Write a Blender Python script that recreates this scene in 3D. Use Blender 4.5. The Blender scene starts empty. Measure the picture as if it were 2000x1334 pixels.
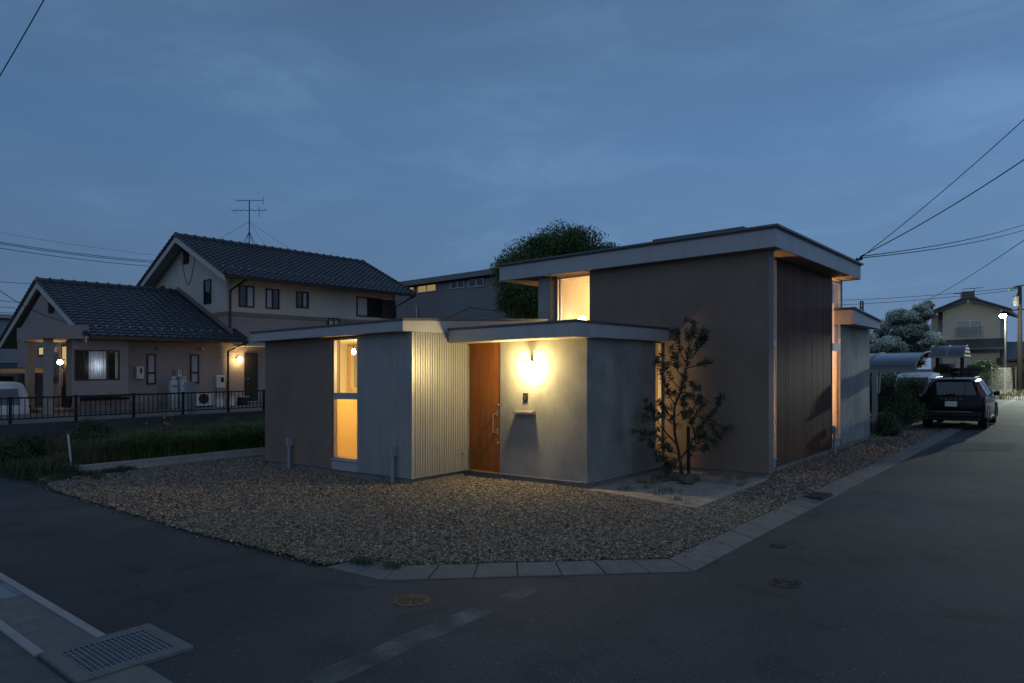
import bpy, math, random
import numpy as np
from mathutils import Vector
random.seed(7); rng = np.random.default_rng(11)
S = bpy.context.scene; COL = S.collection
PI = math.pi
# ---------------------------------------------------------------- image coordinates
# house grid: u runs away to the right along the side street, v runs away to the left, w is height over the sheared ground plane
UX, UY = .6375, .7704
SHEAR = .0127                      # all heights sheared along x, buildings too, to match the image's tilted horizon
EYE, F, HY = 2.05, 1345., 729.    # eye height, focal length and level line of the 2000 px frame
def gp(p): u, v, w = p; x = UX*u-UY*v; y = UY*u+UX*v; return (x, y, w+SHEAR*x)
def xy(p): x, y, w = p; return (x, y, w+SHEAR*x)
def hor(px): return HY-SHEAR*(px-1000)
def gnd(px, py, w=0.):            # image pixel put on the sheared ground plane at height w -> (u, v)
    d = F*(EYE-w)/(py-hor(px)); x = d*(px-1000)/F
    return (UX*x+UY*d, -UY*x+UX*d)
def sight(px, py, d):             # image pixel at distance d -> world x, y, z
    return (d*(px-1000)/F, d, EYE-(py-HY)*d/F)
def sxw(px, py, d): x, y, z = sight(px, py, d); return (x, y, z-SHEAR*x)
def on_v(px, V0): s = (px-1000)/F; t = V0/(UX-UY*s); return t*(UX*s+UY), t
def on_u(px, U0): s = (px-1000)/F; t = U0/(UX*s+UY); return t*(UX-UY*s), t
def lev(px, py, t): return EYE-(py-hor(px))*t/F
# ---------------------------------------------------------------- materials
MATS = {}
def nn(nt, t, **k):
    n = nt.nodes.new(t)
    for a, b in k.items(): setattr(n, a, b)
    return n
def mat(name, col, rough=.8, metal=0., var=.18, vs=2., bump=0., bs=60., col2=None, spec=.4, attr=None, coat=0., stretch=None, det=5., dist=.01):
    m = bpy.data.materials.new(name); m.use_nodes = True; nt = m.node_tree; L = nt.links.new
    b = nt.nodes['Principled BSDF']; b.inputs['Roughness'].default_value = rough; b.inputs['Metallic'].default_value = metal
    b.inputs['Specular IOR Level'].default_value = spec; b.inputs['Coat Weight'].default_value = coat
    g = nn(nt, 'ShaderNodeNewGeometry'); mp = nn(nt, 'ShaderNodeMapping'); L(g.outputs['Position'], mp.inputs['Vector'])
    if stretch: mp.inputs['Scale'].default_value = stretch
    n = nn(nt, 'ShaderNodeTexNoise'); n.inputs['Scale'].default_value = vs; n.inputs['Detail'].default_value = det; n.inputs['Roughness'].default_value = .6
    L(mp.outputs[0], n.inputs['Vector'])
    r = nn(nt, 'ShaderNodeMapRange'); r.inputs[1].default_value = .3; r.inputs[2].default_value = .7; L(n.outputs['Fac'], r.inputs[0])
    mx = nn(nt, 'ShaderNodeMix', data_type='RGBA'); L(r.outputs[0], mx.inputs[0])
    mx.inputs[6].default_value = (*col, 1); c2 = col2 or tuple(c*(1-var) for c in col); mx.inputs[7].default_value = (*c2, 1)
    out = mx.outputs[2]
    if attr:
        a = nn(nt, 'ShaderNodeAttribute'); a.attribute_name = 'tone'
        m2 = nn(nt, 'ShaderNodeMix', data_type='RGBA'); L(a.outputs['Fac'], m2.inputs[0]); L(out, m2.inputs[6]); m2.inputs[7].default_value = (*attr, 1); out = m2.outputs[2]
    L(out, b.inputs['Base Color'])
    if bump:
        n2 = nn(nt, 'ShaderNodeTexNoise'); n2.inputs['Scale'].default_value = bs; n2.inputs['Detail'].default_value = 4; L(mp.outputs[0], n2.inputs['Vector'])
        bp = nn(nt, 'ShaderNodeBump'); bp.inputs['Strength'].default_value = bump; bp.inputs['Distance'].default_value = dist
        L(n2.outputs['Fac'], bp.inputs['Height']); L(bp.outputs[0], b.inputs['Normal'])
    MATS[name] = m; return m
def emis(name, col, s):
    m = bpy.data.materials.new(name); m.use_nodes = True; nt = m.node_tree; nt.nodes.clear()
    e = nn(nt, 'ShaderNodeEmission'); e.inputs[0].default_value = (*col, 1); e.inputs[1].default_value = s
    o = nn(nt, 'ShaderNodeOutputMaterial'); nt.links.new(e.outputs[0], o.inputs[0]); return m
def glass(name, tint=(1, 1, 1), refl=1., rough=.02):
    m = bpy.data.materials.new(name); m.use_nodes = True; nt = m.node_tree; nt.nodes.clear(); L = nt.links.new
    t = nn(nt, 'ShaderNodeBsdfTransparent'); t.inputs[0].default_value = (*tint, 1)
    g = nn(nt, 'ShaderNodeBsdfGlossy'); g.inputs['Roughness'].default_value = rough; g.inputs[0].default_value = (.9, .95, 1, 1)
    f = nn(nt, 'ShaderNodeFresnel'); f.inputs[0].default_value = 1.5
    ge = nn(nt, 'ShaderNodeNewGeometry'); iv = nn(nt, 'ShaderNodeMath', operation='SUBTRACT'); iv.inputs[0].default_value = 1; L(ge.outputs['Backfacing'], iv.inputs[1])
    mu = nn(nt, 'ShaderNodeMath', operation='MULTIPLY'); mu.inputs[1].default_value = refl; L(f.outputs[0], mu.inputs[0]); m2 = nn(nt, 'ShaderNodeMath', operation='MULTIPLY'); L(mu.outputs[0], m2.inputs[0]); L(iv.outputs[0], m2.inputs[1]); mu = m2
    x = nn(nt, 'ShaderNodeMixShader'); L(mu.outputs[0], x.inputs[0]); L(t.outputs[0], x.inputs[1]); L(g.outputs[0], x.inputs[2])
    o = nn(nt, 'ShaderNodeOutputMaterial'); L(x.outputs[0], o.inputs[0]); return m
def cloth(name, col, tr=.5, wave=0):
    m = bpy.data.materials.new(name); m.use_nodes = True; nt = m.node_tree; nt.nodes.clear(); L = nt.links.new
    d = nn(nt, 'ShaderNodeBsdfDiffuse'); t = nn(nt, 'ShaderNodeBsdfTranslucent'); d.inputs[0].default_value = (*col, 1); t.inputs[0].default_value = (*col, 1)
    x = nn(nt, 'ShaderNodeMixShader'); x.inputs[0].default_value = tr; L(d.outputs[0], x.inputs[1]); L(t.outputs[0], x.inputs[2])
    o = nn(nt, 'ShaderNodeOutputMaterial'); L(x.outputs[0], o.inputs[0]); return m
def add_brick(m, bw, bh, amt=.5, mortar=.006, dark=.55, lo=.86, off=.5):   # joint pattern of cladding tiles, in metres, on the UV map
    nt = m.node_tree; L = nt.links.new; b = nt.nodes['Principled BSDF']
    uv = nn(nt, 'ShaderNodeUVMap'); br = nn(nt, 'ShaderNodeTexBrick'); L(uv.outputs[0], br.inputs['Vector'])
    br.inputs['Scale'].default_value = 1; br.inputs['Brick Width'].default_value = bw; br.inputs['Row Height'].default_value = bh
    br.inputs['Mortar Size'].default_value = mortar; br.inputs['Mortar Smooth'].default_value = .2; br.offset = off
    for k, c in ((1, 1.), (2, lo), (3, dark)): br.inputs[k].default_value = (c, c, c, 1)
    src = b.inputs['Base Color'].links[0].from_socket
    mx = nn(nt, 'ShaderNodeMix', data_type='RGBA', blend_type='MULTIPLY'); mx.inputs[0].default_value = amt
    L(src, mx.inputs[6]); L(br.outputs['Color'], mx.inputs[7]); L(mx.outputs[2], b.inputs['Base Color'])
    bp = nn(nt, 'ShaderNodeBump'); bp.inputs['Strength'].default_value = .5; bp.inputs['Distance'].default_value = .006; bp.invert = True
    L(br.outputs['Fac'], bp.inputs['Height']); L(bp.outputs[0], b.inputs['Normal']); return m
# ---------------------------------------------------------------- mesh builder
def tag(o, label=None, cat=None, group=None, kind=None):
    if label: o['label'] = label
    if cat: o['category'] = cat
    if group: o['group'] = group
    if kind: o['kind'] = kind
    return o
def empty(name, p, label, cat, group=None, rz=0, f=gp):
    o = bpy.data.objects.new(name, None); COL.objects.link(o); o.location = f(p); o.rotation_euler.z = rz; o.empty_display_size = .2
    return tag(o, label, cat, group)
def wloc(o):
    l = Vector(o.location)
    while o.parent: o = o.parent; l += Vector(o.location)
    return l
def set_uv(me):
    n = len(me.polygons)
    if not n: return
    co = np.empty(len(me.vertices)*3); me.vertices.foreach_get('co', co); co = co.reshape(-1, 3)
    nl = len(me.loops); vi = np.empty(nl, np.int32); me.loops.foreach_get('vertex_index', vi)
    nr = np.empty(n*3); me.polygons.foreach_get('normal', nr); nr = nr.reshape(-1, 3)
    tot = np.empty(n, np.int32); me.polygons.foreach_get('loop_total', tot)
    N = np.repeat(nr, tot, axis=0); P = co[vi]
    h = np.hypot(N[:, 0], N[:, 1])+1e-9; tx, ty = -N[:, 1]/h, N[:, 0]/h
    flat = np.abs(N[:, 2]) > .8
    a = np.where(flat, P[:, 0]*UX+P[:, 1]*UY, P[:, 0]*tx+P[:, 1]*ty); b = np.where(flat, -P[:, 0]*UY+P[:, 1]*UX, P[:, 2])
    uv = me.uv_layers.new(name='UVMap'); uv.data.foreach_set('uv', np.stack([a, b], 1).ravel().astype(np.float32))
class MB:
    def __init__(s, f=gp): s.f = f; s.v = []; s.q = []
    def pt(s, *ps):
        i = len(s.v); s.v += [tuple(p) for p in ps]; return list(range(i, i+len(ps)))
    def face(s, *ps): s.q.append(s.pt(*ps)); return s
    def box(s, a0, a1, b0, b1, c0, c1):
        i = len(s.v)
        for c in (c0, c1):
            for a, b in ((a0, b0), (a1, b0), (a1, b1), (a0, b1)): s.v.append((a, b, c))
        for f in ((3, 2, 1, 0), (4, 5, 6, 7), (0, 1, 5, 4), (1, 2, 6, 5), (2, 3, 7, 6), (3, 0, 4, 7)): s.q.append([i+k for k in f])
        return s
    def prism(s, pts, vec):
        n = len(pts); i = len(s.v)
        s.v += [tuple(p) for p in pts]; s.v += [tuple(a+b for a, b in zip(p, vec)) for p in pts]
        s.q.append([i+k for k in range(n)][::-1]); s.q.append([i+n+k for k in range(n)])
        for k in range(n): s.q.append([i+k, i+(k+1) % n, i+n+(k+1) % n, i+n+k])
        return s
    def tube(s, ps, r, n=8, caps=True):
        ps = [Vector(p) for p in ps]; R = r if isinstance(r, (list, tuple)) else [r]*len(ps)
        i0 = len(s.v); up = Vector((0, 0, 1)); prev = None
        for k, p in enumerate(ps):
            d = (ps[min(k+1, len(ps)-1)]-ps[max(k-1, 0)]).normalized()
            if prev is None: a = d.cross(up if abs(d.z) < .95 else Vector((1, 0, 0))).normalized()
            else: a = (prev-d*prev.dot(d)).normalized()
            prev = a; b = d.cross(a)
            for j in range(n):
                t = 2*PI*j/n; q = p+(a*math.cos(t)+b*math.sin(t))*R[k]; s.v.append(tuple(q))
        for k in range(len(ps)-1):
            for j in range(n): s.q.append([i0+k*n+j, i0+k*n+(j+1) % n, i0+(k+1)*n+(j+1) % n, i0+(k+1)*n+j])
        if caps: s.q.append([i0+j for j in range(n)][::-1]); s.q.append([i0+(len(ps)-1)*n+j for j in range(n)])
        return s
    def lathe(s, c, prof, n=20, ax=2):
        i0 = len(s.v)
        for r, h in prof:
            for j in range(n):
                t = 2*PI*j/n; p = [r*math.cos(t), r*math.sin(t), h]
                if ax == 0: p = [p[2], p[0], p[1]]
                if ax == 1: p = [p[0], p[2], p[1]]
                s.v.append(tuple(c[k]+p[k] for k in range(3)))
        for k in range(len(prof)-1):
            for j in range(n): s.q.append([i0+k*n+j, i0+k*n+(j+1) % n, i0+(k+1)*n+(j+1) % n, i0+(k+1)*n+j])
        s.q.append([i0+j for j in range(n)][::-1]); s.q.append([i0+(len(prof)-1)*n+j for j in range(n)])
        return s
    def ball(s, c, r, n=20, m=10, sq=1.):
        return s.lathe(c, [(max(1e-4, r*math.sin(PI*k/m)), -r*sq*math.cos(PI*k/m)) for k in range(m+1)], n)
    def build(s, name, m, parent=None, smooth=False, bevel=0., uv=True):
        w = np.array([s.f(p) for p in s.v])
        if parent is not None: o0 = np.array(wloc(parent))
        else: o0 = np.array([(w[:, 0].min()+w[:, 0].max())/2, (w[:, 1].min()+w[:, 1].max())/2, w[:, 2].min()])
        me = bpy.data.meshes.new(name); me.from_pydata([tuple(p) for p in w-o0], [], s.q)
        import bmesh
        bm = bmesh.new(); bm.from_mesh(me); bmesh.ops.recalc_face_normals(bm, faces=bm.faces); bm.to_mesh(me); bm.free()
        me.materials.append(m)
        if uv: set_uv(me)
        if smooth: me.polygons.foreach_set('use_smooth', [True]*len(me.polygons))
        o = bpy.data.objects.new(name, me); COL.objects.link(o)
        if parent is not None: o.parent = parent
        else: o.location = o0
        if smooth == 'auto':
            me.set_sharp_from_angle(angle=math.radians(40))
        if bevel:
            b = o.modifiers.new('b', 'BEVEL'); b.width = bevel; b.segments = 2; b.limit_method = 'ANGLE'; b.angle_limit = .7
        return o
def npmesh(name, V, Fc, m, parent=None, tone=None, smooth=False, base=None):
    V = np.asarray(V, np.float64); Fc = np.asarray(Fc, np.int32)
    o0 = np.array(wloc(parent)) if parent is not None else (np.array(base) if base is not None else np.array([V[:, 0].mean(), V[:, 1].mean(), V[:, 2].min()]))
    me = bpy.data.meshes.new(name); k = Fc.shape[1]
    me.vertices.add(len(V)); me.vertices.foreach_set('co', (V-o0).astype(np.float32).ravel())
    me.loops.add(Fc.size); me.loops.foreach_set('vertex_index', Fc.ravel())
    me.polygons.add(len(Fc)); me.polygons.foreach_set('loop_start', np.arange(0, Fc.size, k, dtype=np.int32)); me.polygons.foreach_set('loop_total', np.full(len(Fc), k, np.int32))
    if tone is not None:
        a = me.attributes.new('tone', 'FLOAT', 'POINT'); a.data.foreach_set('value', np.asarray(tone, np.float32))
    me.update(calc_edges=True); me.materials.append(m)
    me.polygons.foreach_set('use_smooth', [smooth]*len(Fc))
    o = bpy.data.objects.new(name, me); COL.objects.link(o)
    if parent is not None: o.parent = parent
    else: o.location = o0
    return o
def copy_tree(o, parent=None):
    c = o.copy(); COL.objects.link(c)
    if parent is not None: c.parent = parent
    for ch in list(o.children): copy_tree(ch, c)
    return c
def rot_rand(n, tilt=PI):
    a = rng.uniform(0, 2*PI, n); b = rng.uniform(-tilt, tilt, n); c = rng.uniform(0, 2*PI, n)
    ca, sa, cb, sb, cc, sc = np.cos(a), np.sin(a), np.cos(b), np.sin(b), np.cos(c), np.sin(c)
    R = np.empty((n, 3, 3)); Z = np.zeros(n); O = np.ones(n)
    Rz = np.stack([np.stack([ca, -sa, Z], 1), np.stack([sa, ca, Z], 1), np.stack([Z, Z, O], 1)], 1)
    Rx = np.stack([np.stack([O, Z, Z], 1), np.stack([Z, cb, -sb], 1), np.stack([Z, sb, cb], 1)], 1)
    R2 = np.stack([np.stack([cc, -sc, Z], 1), np.stack([sc, cc, Z], 1), np.stack([Z, Z, O], 1)], 1)
    return Rz @ Rx @ R2
def leaf_quads(P, L, W, tilt=PI, dirs=None):
    """one folded leaf (2 quads) at each point"""
    n = len(P); L = np.broadcast_to(L, n); W = np.broadcast_to(W, n)
    T = np.array([[0, 0, 0], [.35, .5, .12], [1, 0, -.05], [.35, -.5, .12], [.4, 0, 0]])
    if dirs is None: R = rot_rand(n, tilt)
    else:
        d = dirs/np.linalg.norm(dirs, axis=1, keepdims=True); up = rng.normal(0, .5, (n, 3))+[0, 0, 1]
        y = np.cross(up, d); y /= np.linalg.norm(y, axis=1, keepdims=True)+1e-9; z = np.cross(d, y); R = np.stack([d, y, z], 2)
    T5 = T[None]*np.stack([L, W, L], 1)[:, None, :]
    V = np.einsum('nij,nkj->nki', R, T5)+P[:, None, :]
    base = (np.arange(n)*5)[:, None]
    Fq = np.concatenate([base+[0, 4, 2, 1], base+[0, 3, 2, 4]], 0)
    return V.reshape(-1, 3), Fq
def blades(P, H, W, lean):
    """bent grass blades at root points P"""
    n = len(P); H = np.broadcast_to(H, n); a = rng.uniform(0, 2*PI, n)
    dx = np.stack([np.cos(a), np.sin(a), np.zeros(n)], 1)*np.broadcast_to(W, n)[:, None]*.5
    b = a+PI/2+rng.normal(0, .4, n); ln = lean*rng.uniform(.2, 1.3, n)
    d = np.stack([np.cos(b), np.sin(b), np.zeros(n)], 1)
    z = np.array([0, 0, 1.])
    m1 = P+z*(H*.5)[:, None]+d*(ln*H*.18)[:, None]; m2 = P+z*(H*.85)[:, None]+d*(ln*H*.5)[:, None]; t = P+z*(H*(1-.15*ln))[:, None]+d*(ln*H*.95)[:, None]
    V = np.stack([P-dx, P+dx, m1+dx*.9, m1-dx*.9, m2+dx*.6, m2-dx*.6, t, t+dx*.05], 1)
    base = (np.arange(n)*8)[:, None]
    Fq = np.concatenate([base+[0, 1, 2, 3], base+[3, 2, 4, 5], base+[5, 4, 7, 6]], 0)
    return V.reshape(-1, 3), Fq
def GP(a): a = np.asarray(a, float); x = UX*a[:, 0]-UY*a[:, 1]; y = UY*a[:, 0]+UX*a[:, 1]; return np.stack([x, y, a[:, 2]+SHEAR*x], 1)
SL1, SL2 = 380., 12500.
SUN_EL, SUN_ROT, NISH = -3., 200., .02
SKY = [(.120, .178, .285), (.108, .190, .325), (.086, .185, .365), (.075, .125, .21)]
CLOUD = (.155, .285, .480)
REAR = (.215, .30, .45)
# ---------------------------------------------------------------- the materials of the place
asphalt = mat('asphalt', (.062, .066, .070), .85, var=.30, vs=.55, bump=.6, bs=220, spec=.2, dist=.006)
def speckle(m, scale, thr, col):
    nt = m.node_tree; L = nt.links.new; b = nt.nodes['Principled BSDF']; src = b.inputs['Base Color'].links[0].from_socket
    g = nn(nt, 'ShaderNodeNewGeometry'); v = nn(nt, 'ShaderNodeTexVoronoi'); v.inputs['Scale'].default_value = scale; L(g.outputs['Position'], v.inputs['Vector'])
    s = nn(nt, 'ShaderNodeSeparateColor'); L(v.outputs['Color'], s.inputs[0])
    r = nn(nt, 'ShaderNodeMapRange'); r.inputs[1].default_value = thr; r.inputs[2].default_value = 1; L(s.outputs[0], r.inputs[0])
    d = nn(nt, 'ShaderNodeMath', operation='LESS_THAN'); d.inputs[1].default_value = .35; L(v.outputs['Distance'], d.inputs[0])
    mu = nn(nt, 'ShaderNodeMath', operation='MULTIPLY'); L(r.outputs[0], mu.inputs[0]); L(d.outputs[0], mu.inputs[1])
    mx = nn(nt, 'ShaderNodeMix', data_type='RGBA'); L(mu.outputs[0], mx.inputs[0]); L(src, mx.inputs[6]); mx.inputs[7].default_value = (*col, 1); L(mx.outputs[2], b.inputs['Base Color'])
speckle(asphalt, 110, .5, (.17, .17, .17)); speckle(asphalt, 55, .97, (.22, .22, .22))
def cracks(m, scale, w, dens, col):
    nt = m.node_tree; L = nt.links.new; b = nt.nodes['Principled BSDF']; src = b.inputs['Base Color'].links[0].from_socket
    g = nn(nt, 'ShaderNodeNewGeometry'); n = nn(nt, 'ShaderNodeTexNoise'); n.inputs['Scale'].default_value = 3; n.inputs['Detail'].default_value = 6; L(g.outputs['Position'], n.inputs['Vector'])
    sc = nn(nt, 'ShaderNodeVectorMath', operation='SCALE'); sc.inputs[3].default_value = .5; L(n.outputs['Color'], sc.inputs[0]); ad = nn(nt, 'ShaderNodeVectorMath', operation='ADD'); L(g.outputs['Position'], ad.inputs[0]); L(sc.outputs[0], ad.inputs[1])
    v = nn(nt, 'ShaderNodeTexVoronoi', feature='DISTANCE_TO_EDGE'); v.inputs['Scale'].default_value = scale; L(ad.outputs[0], v.inputs['Vector'])
    d = nn(nt, 'ShaderNodeMapRange'); d.inputs[1].default_value = 0; d.inputs[2].default_value = w; d.inputs[3].default_value = 1; d.inputs[4].default_value = 0; L(v.outputs['Distance'], d.inputs[0])
    n2 = nn(nt, 'ShaderNodeTexNoise'); n2.inputs['Scale'].default_value = .5; L(g.outputs['Position'], n2.inputs['Vector']); k = nn(nt, 'ShaderNodeMapRange'); k.inputs[1].default_value = dens; k.inputs[2].default_value = dens+.08; L(n2.outputs['Fac'], k.inputs[0])
    mu = nn(nt, 'ShaderNodeMath', operation='MULTIPLY'); L(d.outputs[0], mu.inputs[0]); L(k.outputs[0], mu.inputs[1])
    mx = nn(nt, 'ShaderNodeMix', data_type='RGBA'); L(mu.outputs[0], mx.inputs[0]); L(src, mx.inputs[6]); mx.inputs[7].default_value = (*col, 1); L(mx.outputs[2], b.inputs['Base Color'])
def stains(m, scale, lo, hi, f, st=(1, 1, 1)):
    nt = m.node_tree; L = nt.links.new; b = nt.nodes['Principled BSDF']; src = b.inputs['Base Color'].links[0].from_socket
    g = nn(nt, 'ShaderNodeNewGeometry'); n = nn(nt, 'ShaderNodeTexNoise'); n.inputs['Scale'].default_value = scale; n.inputs['Detail'].default_value = 8; n.inputs['Distortion'].default_value = .6; mp = nn(nt, 'ShaderNodeMapping'); mp.inputs['Scale'].default_value = st; L(g.outputs['Position'], mp.inputs[0]); L(mp.outputs[0], n.inputs['Vector'])
    r = nn(nt, 'ShaderNodeMapRange'); r.inputs[1].default_value = lo; r.inputs[2].default_value = hi; r.inputs[3].default_value = 1; r.inputs[4].default_value = f; L(n.outputs['Fac'], r.inputs[0])
    mx = nn(nt, 'ShaderNodeVectorMath', operation='SCALE'); L(src, mx.inputs[0]); L(r.outputs[0], mx.inputs[3]); L(mx.outputs[0], b.inputs['Base Color'])
stains(asphalt, .25, .45, .62, 1.35); stains(asphalt, 1.7, .55, .7, .72)
asphalt_old = mat('asphalt_old', (.04, .04, .043), .9, var=.2, vs=2, bump=.6, bs=150)
paint_worn = mat('worn_paint', (.30, .31, .31), .8, var=.4, vs=20)
kerbc = mat('kerb_concrete', (.17, .17, .165), .9, var=.3, vs=5, bump=.5, bs=90); speckle(kerbc, 160, .6, (.3, .3, .29))
slabc = mat('slab_concrete', (.12, .12, .12), .9, var=.35, vs=3, bump=.4, bs=70)
pale_kerb = mat('pale_kerb', (.33, .33, .33), .85, var=.2, vs=6)
steel = mat('galvanised_grate', (.30, .33, .36), .5, .7, vs=8)
iron = mat('cast_iron', (.07, .065, .06), .6, .5, vs=20, bump=.8, bs=70)
gravel_m = mat('gravel_stone', (.085, .075, .062), .7, var=.3, vs=30, attr=(.47, .385, .285), spec=.35)
gravel_bed = mat('gravel_bed', (.07, .065, .06), .95, var=.6, vs=40, bump=1, bs=60, dist=.02)
sand = mat('sandy_soil', (.40, .36, .31), .95, var=.45, vs=8, bump=.9, bs=70, dist=.02)
soil = mat('garden_soil', (.05, .042, .035), .95, var=.4, vs=4, bump=.8, bs=30, dist=.02)
dirt = mat('yard_dirt', (.12, .115, .105), .95, var=.4, vs=1.2, bump=.5, bs=40)
render = mat('brown_render', (.235, .185, .150), .95, var=.16, vs=1.1, bump=.6, bs=330, dist=.004, spec=.2)
plaster = mat('grey_plaster', (.35, .345, .32), .75, var=0, vs=1.6, bump=.25, bs=25, col2=(.20, .20, .195), spec=.3, stretch=(1, 1, .6), det=8.)
metal_clad = mat('metal_cladding', (.46, .47, .47), .42, .35, var=.07, vs=1.5, spec=.5)
fascia_m = mat('fascia_metal', (.40, .41, .43), .5, .15, var=.05, vs=1.2)
stains(plaster, .9, .42, .62, .78); stains(render, .8, .45, .7, .88)
edge_m = mat('roof_edge_metal', (.12, .125, .13), .45, .5, var=.1)
plinth_m = mat('plinth_concrete', (.24, .235, .22), .9, var=.2, vs=3, bump=.3, bs=60)
stains(fascia_m, 1.6, .5, .72, .88, (3, 3, .6)); stains(metal_clad, 1.5, .45, .75, .85, (4, 4, .25)); stains(plinth_m, 2.5, .45, .65, .7)
alu = mat('grey_aluminium', (.42, .44, .46), .4, .4, var=.05)
soffit_m = mat('soffit_board', (.42, .34, .25), .8, var=.12, vs=3, stretch=(1, 1, 1))
door_wood = mat('door_wood', (.30, .105, .026), .5, var=0, col2=(.17, .052, .012), vs=5, stretch=(6, 6, .35), bump=.15, bs=20, det=8., spec=.3)
dark_wood = mat('dark_stained_wood', (.060, .024, .014), .55, var=0, col2=(.145, .056, .030), vs=5, stretch=(9, 9, .3), bump=.8, bs=16, det=8., spec=.12, dist=.006)
add_brick(dark_wood, .178, 40., .8, .0025, .25, .5, 0.)
trim_m = mat('dark_side_trim', (.16, .15, .14), .6, .1, var=.05)
interior = mat('interior_wall', (.72, .66, .55), .9, var=.04)
int_ply = mat('interior_plywood', (.62, .45, .27), .8, var=.12, vs=2, stretch=(1, 1, 5))
floor_w = mat('interior_floor', (.35, .22, .12), .6, var=.2)
clear = glass('window_glass'); dark_glass = glass('dark_window_glass', (.85, .87, .88), 1.3); car_glass = glass('car_glass', (.12, .14, .15), 1.4)
frost = cloth('frosted_glass', (.88, .74, .46), .75); curtain_or = cloth('orange_curtain', (.80, .60, .40), .6); curtain_w = cloth('white_curtain', (.80, .82, .86), .4); curtain_b = cloth('brown_curtain', (.32, .16, .08), .45)
blind_g = mat('grey_blind', (.36, .33, .27), .9, var=.06, vs=3, stretch=(14, 14, .3))
white_p = mat('white_plastic', (.55, .55, .54), .5, var=.05); pipe_m = mat('grey_pipe', (.30, .31, .32), .5, var=.1)
black_m = mat('black_metal', (.018, .018, .02), .45, .2, var=.1); brown_fr = mat('bronze_frame', (.03, .024, .02), .4, .4, var=.1)
chrome = mat('brushed_steel', (.55, .52, .48), .3, .9, var=.05)
tile_roof = mat('glazed_roof_tile', (.050, .066, .090), .38, var=.35, vs=2.5, spec=.6)
tile_cap = mat('ridge_tile', (.05, .058, .07), .4, var=.3, spec=.6)
siding_up = mat('pale_siding', (.50, .49, .44), .85, var=.07, vs=1); add_brick(siding_up, .95, 2.6, .6, .012, .6)
siding_lo = add_brick(mat('brick_tile_siding', (.34, .295, .28), .85, var=.1, vs=1), .23, .065, .75, .006, .55)
verge_m = mat('verge_board', (.5, .5, .48), .7, var=.08); band_m = mat('mauve_band', (.22, .18, .17), .8)
pinkflash = mat('flashing', (.20, .14, .13), .6)
factory_m = mat('factory_sheet', (.22, .225, .225), .7, .1, var=.22, vs=.35, stretch=(1, 1, .25)); 
shed_m = mat('shed_sheet', (.34, .37, .40), .6, .2, var=.15, vs=.5)
block_m = add_brick(mat('concrete_block', (.38, .38, .37), .9, var=.18, vs=4, bump=.4, bs=60), .4, .3, .6, .008, .5)
dkblock = add_brick(mat('dark_retaining_block', (.085, .082, .08), .9, var=.3, vs=2), .4, .2, .5, .01, .5)
bark = mat('bark', (.055, .045, .036), .9, var=.4, vs=10, bump=.6, bs=30)
leaf_d = mat('banksia_leaf', (.045, .055, .036), .45, var=.3, vs=3, attr=(.13, .14, .09), spec=.5)
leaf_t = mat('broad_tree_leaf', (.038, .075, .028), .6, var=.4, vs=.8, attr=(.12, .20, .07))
leaf_f = mat('flowering_tree_leaf', (.06, .09, .06), .7, var=.3, vs=1, attr=(.74, .82, .70))
leaf_b = mat('shrub_leaf', (.03, .05, .025), .6, var=.4, vs=2, attr=(.095, .135, .06))
leaf_g = mat('grass_blade', (.045, .095, .022), .55, var=.6, vs=1.6, attr=(.17, .28, .07))
leaf_dry = mat('dry_weed', (.06, .065, .03), .8, var=.4, vs=2, attr=(.19, .17, .08))
leaf_l = mat('shrub_leaf_lit_tint', (.06, .12, .035), .6, var=.3, vs=2, attr=(.16, .25, .07))  # brighter copy of the shrub leaf, lamplight put into the colour
petal = mat('yellow_petal', (.42, .27, .02), .6, var=.1); rock_m = mat('boulder', (.12, .105, .09), .9, var=.4, vs=6, bump=.8, bs=20)
carblack = mat('black_car_paint', (.006, .006, .007), .3, 0, var=.05, coat=.12, spec=.2); carwhite = mat('white_car_paint', (.6, .62, .64), .3, 0, var=.03, coat=.6)
tyre = mat('tyre_rubber', (.02, .02, .02), .8); redlamp = mat('red_lamp_lens', (.10, .008, .008), .2, spec=.6)
plate_m = mat('licence_plate', (.75, .75, .72), .5, var=.02); wire_m = mat('cable_black', (.012, .012, .013), .7)
pole_m = mat('concrete_pole', (.28, .28, .27), .8, var=.15); pole_dk = mat('grey_green_pole', (.12, .12, .115), .8)
poly_m = glass('smoked_carport_sheet', (.10, .12, .15), 2.2, .12)
beige = mat('beige_board', (.26, .22, .17), .85); stucco = mat('beige_stucco', (.46, .43, .37), .9, var=.08, vs=.8); ventm = mat('dark_louvre', (.02, .02, .02), .7)
cyl_m = mat('gas_cylinder_grey', (.42, .44, .46), .5, .1); blue_m = mat('blue_tarp', (.05, .14, .35), .6); pink_brick = add_brick(mat('pink_brick', (.33, .25, .22), .9), .4, .2, .7, .02, .5)
lamp_glow = emis('globe_glow', (1., .74, .30), 740.); bulb_glow = emis('bulb_glow', (1., .80, .45), 40.); street_glow = emis('street_glow', (.95, 1., .82), 220.)
win_warm = emis('lit_window', (1., .72, .28), .55); porch_glow = emis('porch_glow', (1., .66, .27), 90.)
fact_warm = emis('factory_window_light', (1., .68, .27), .30)
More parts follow.
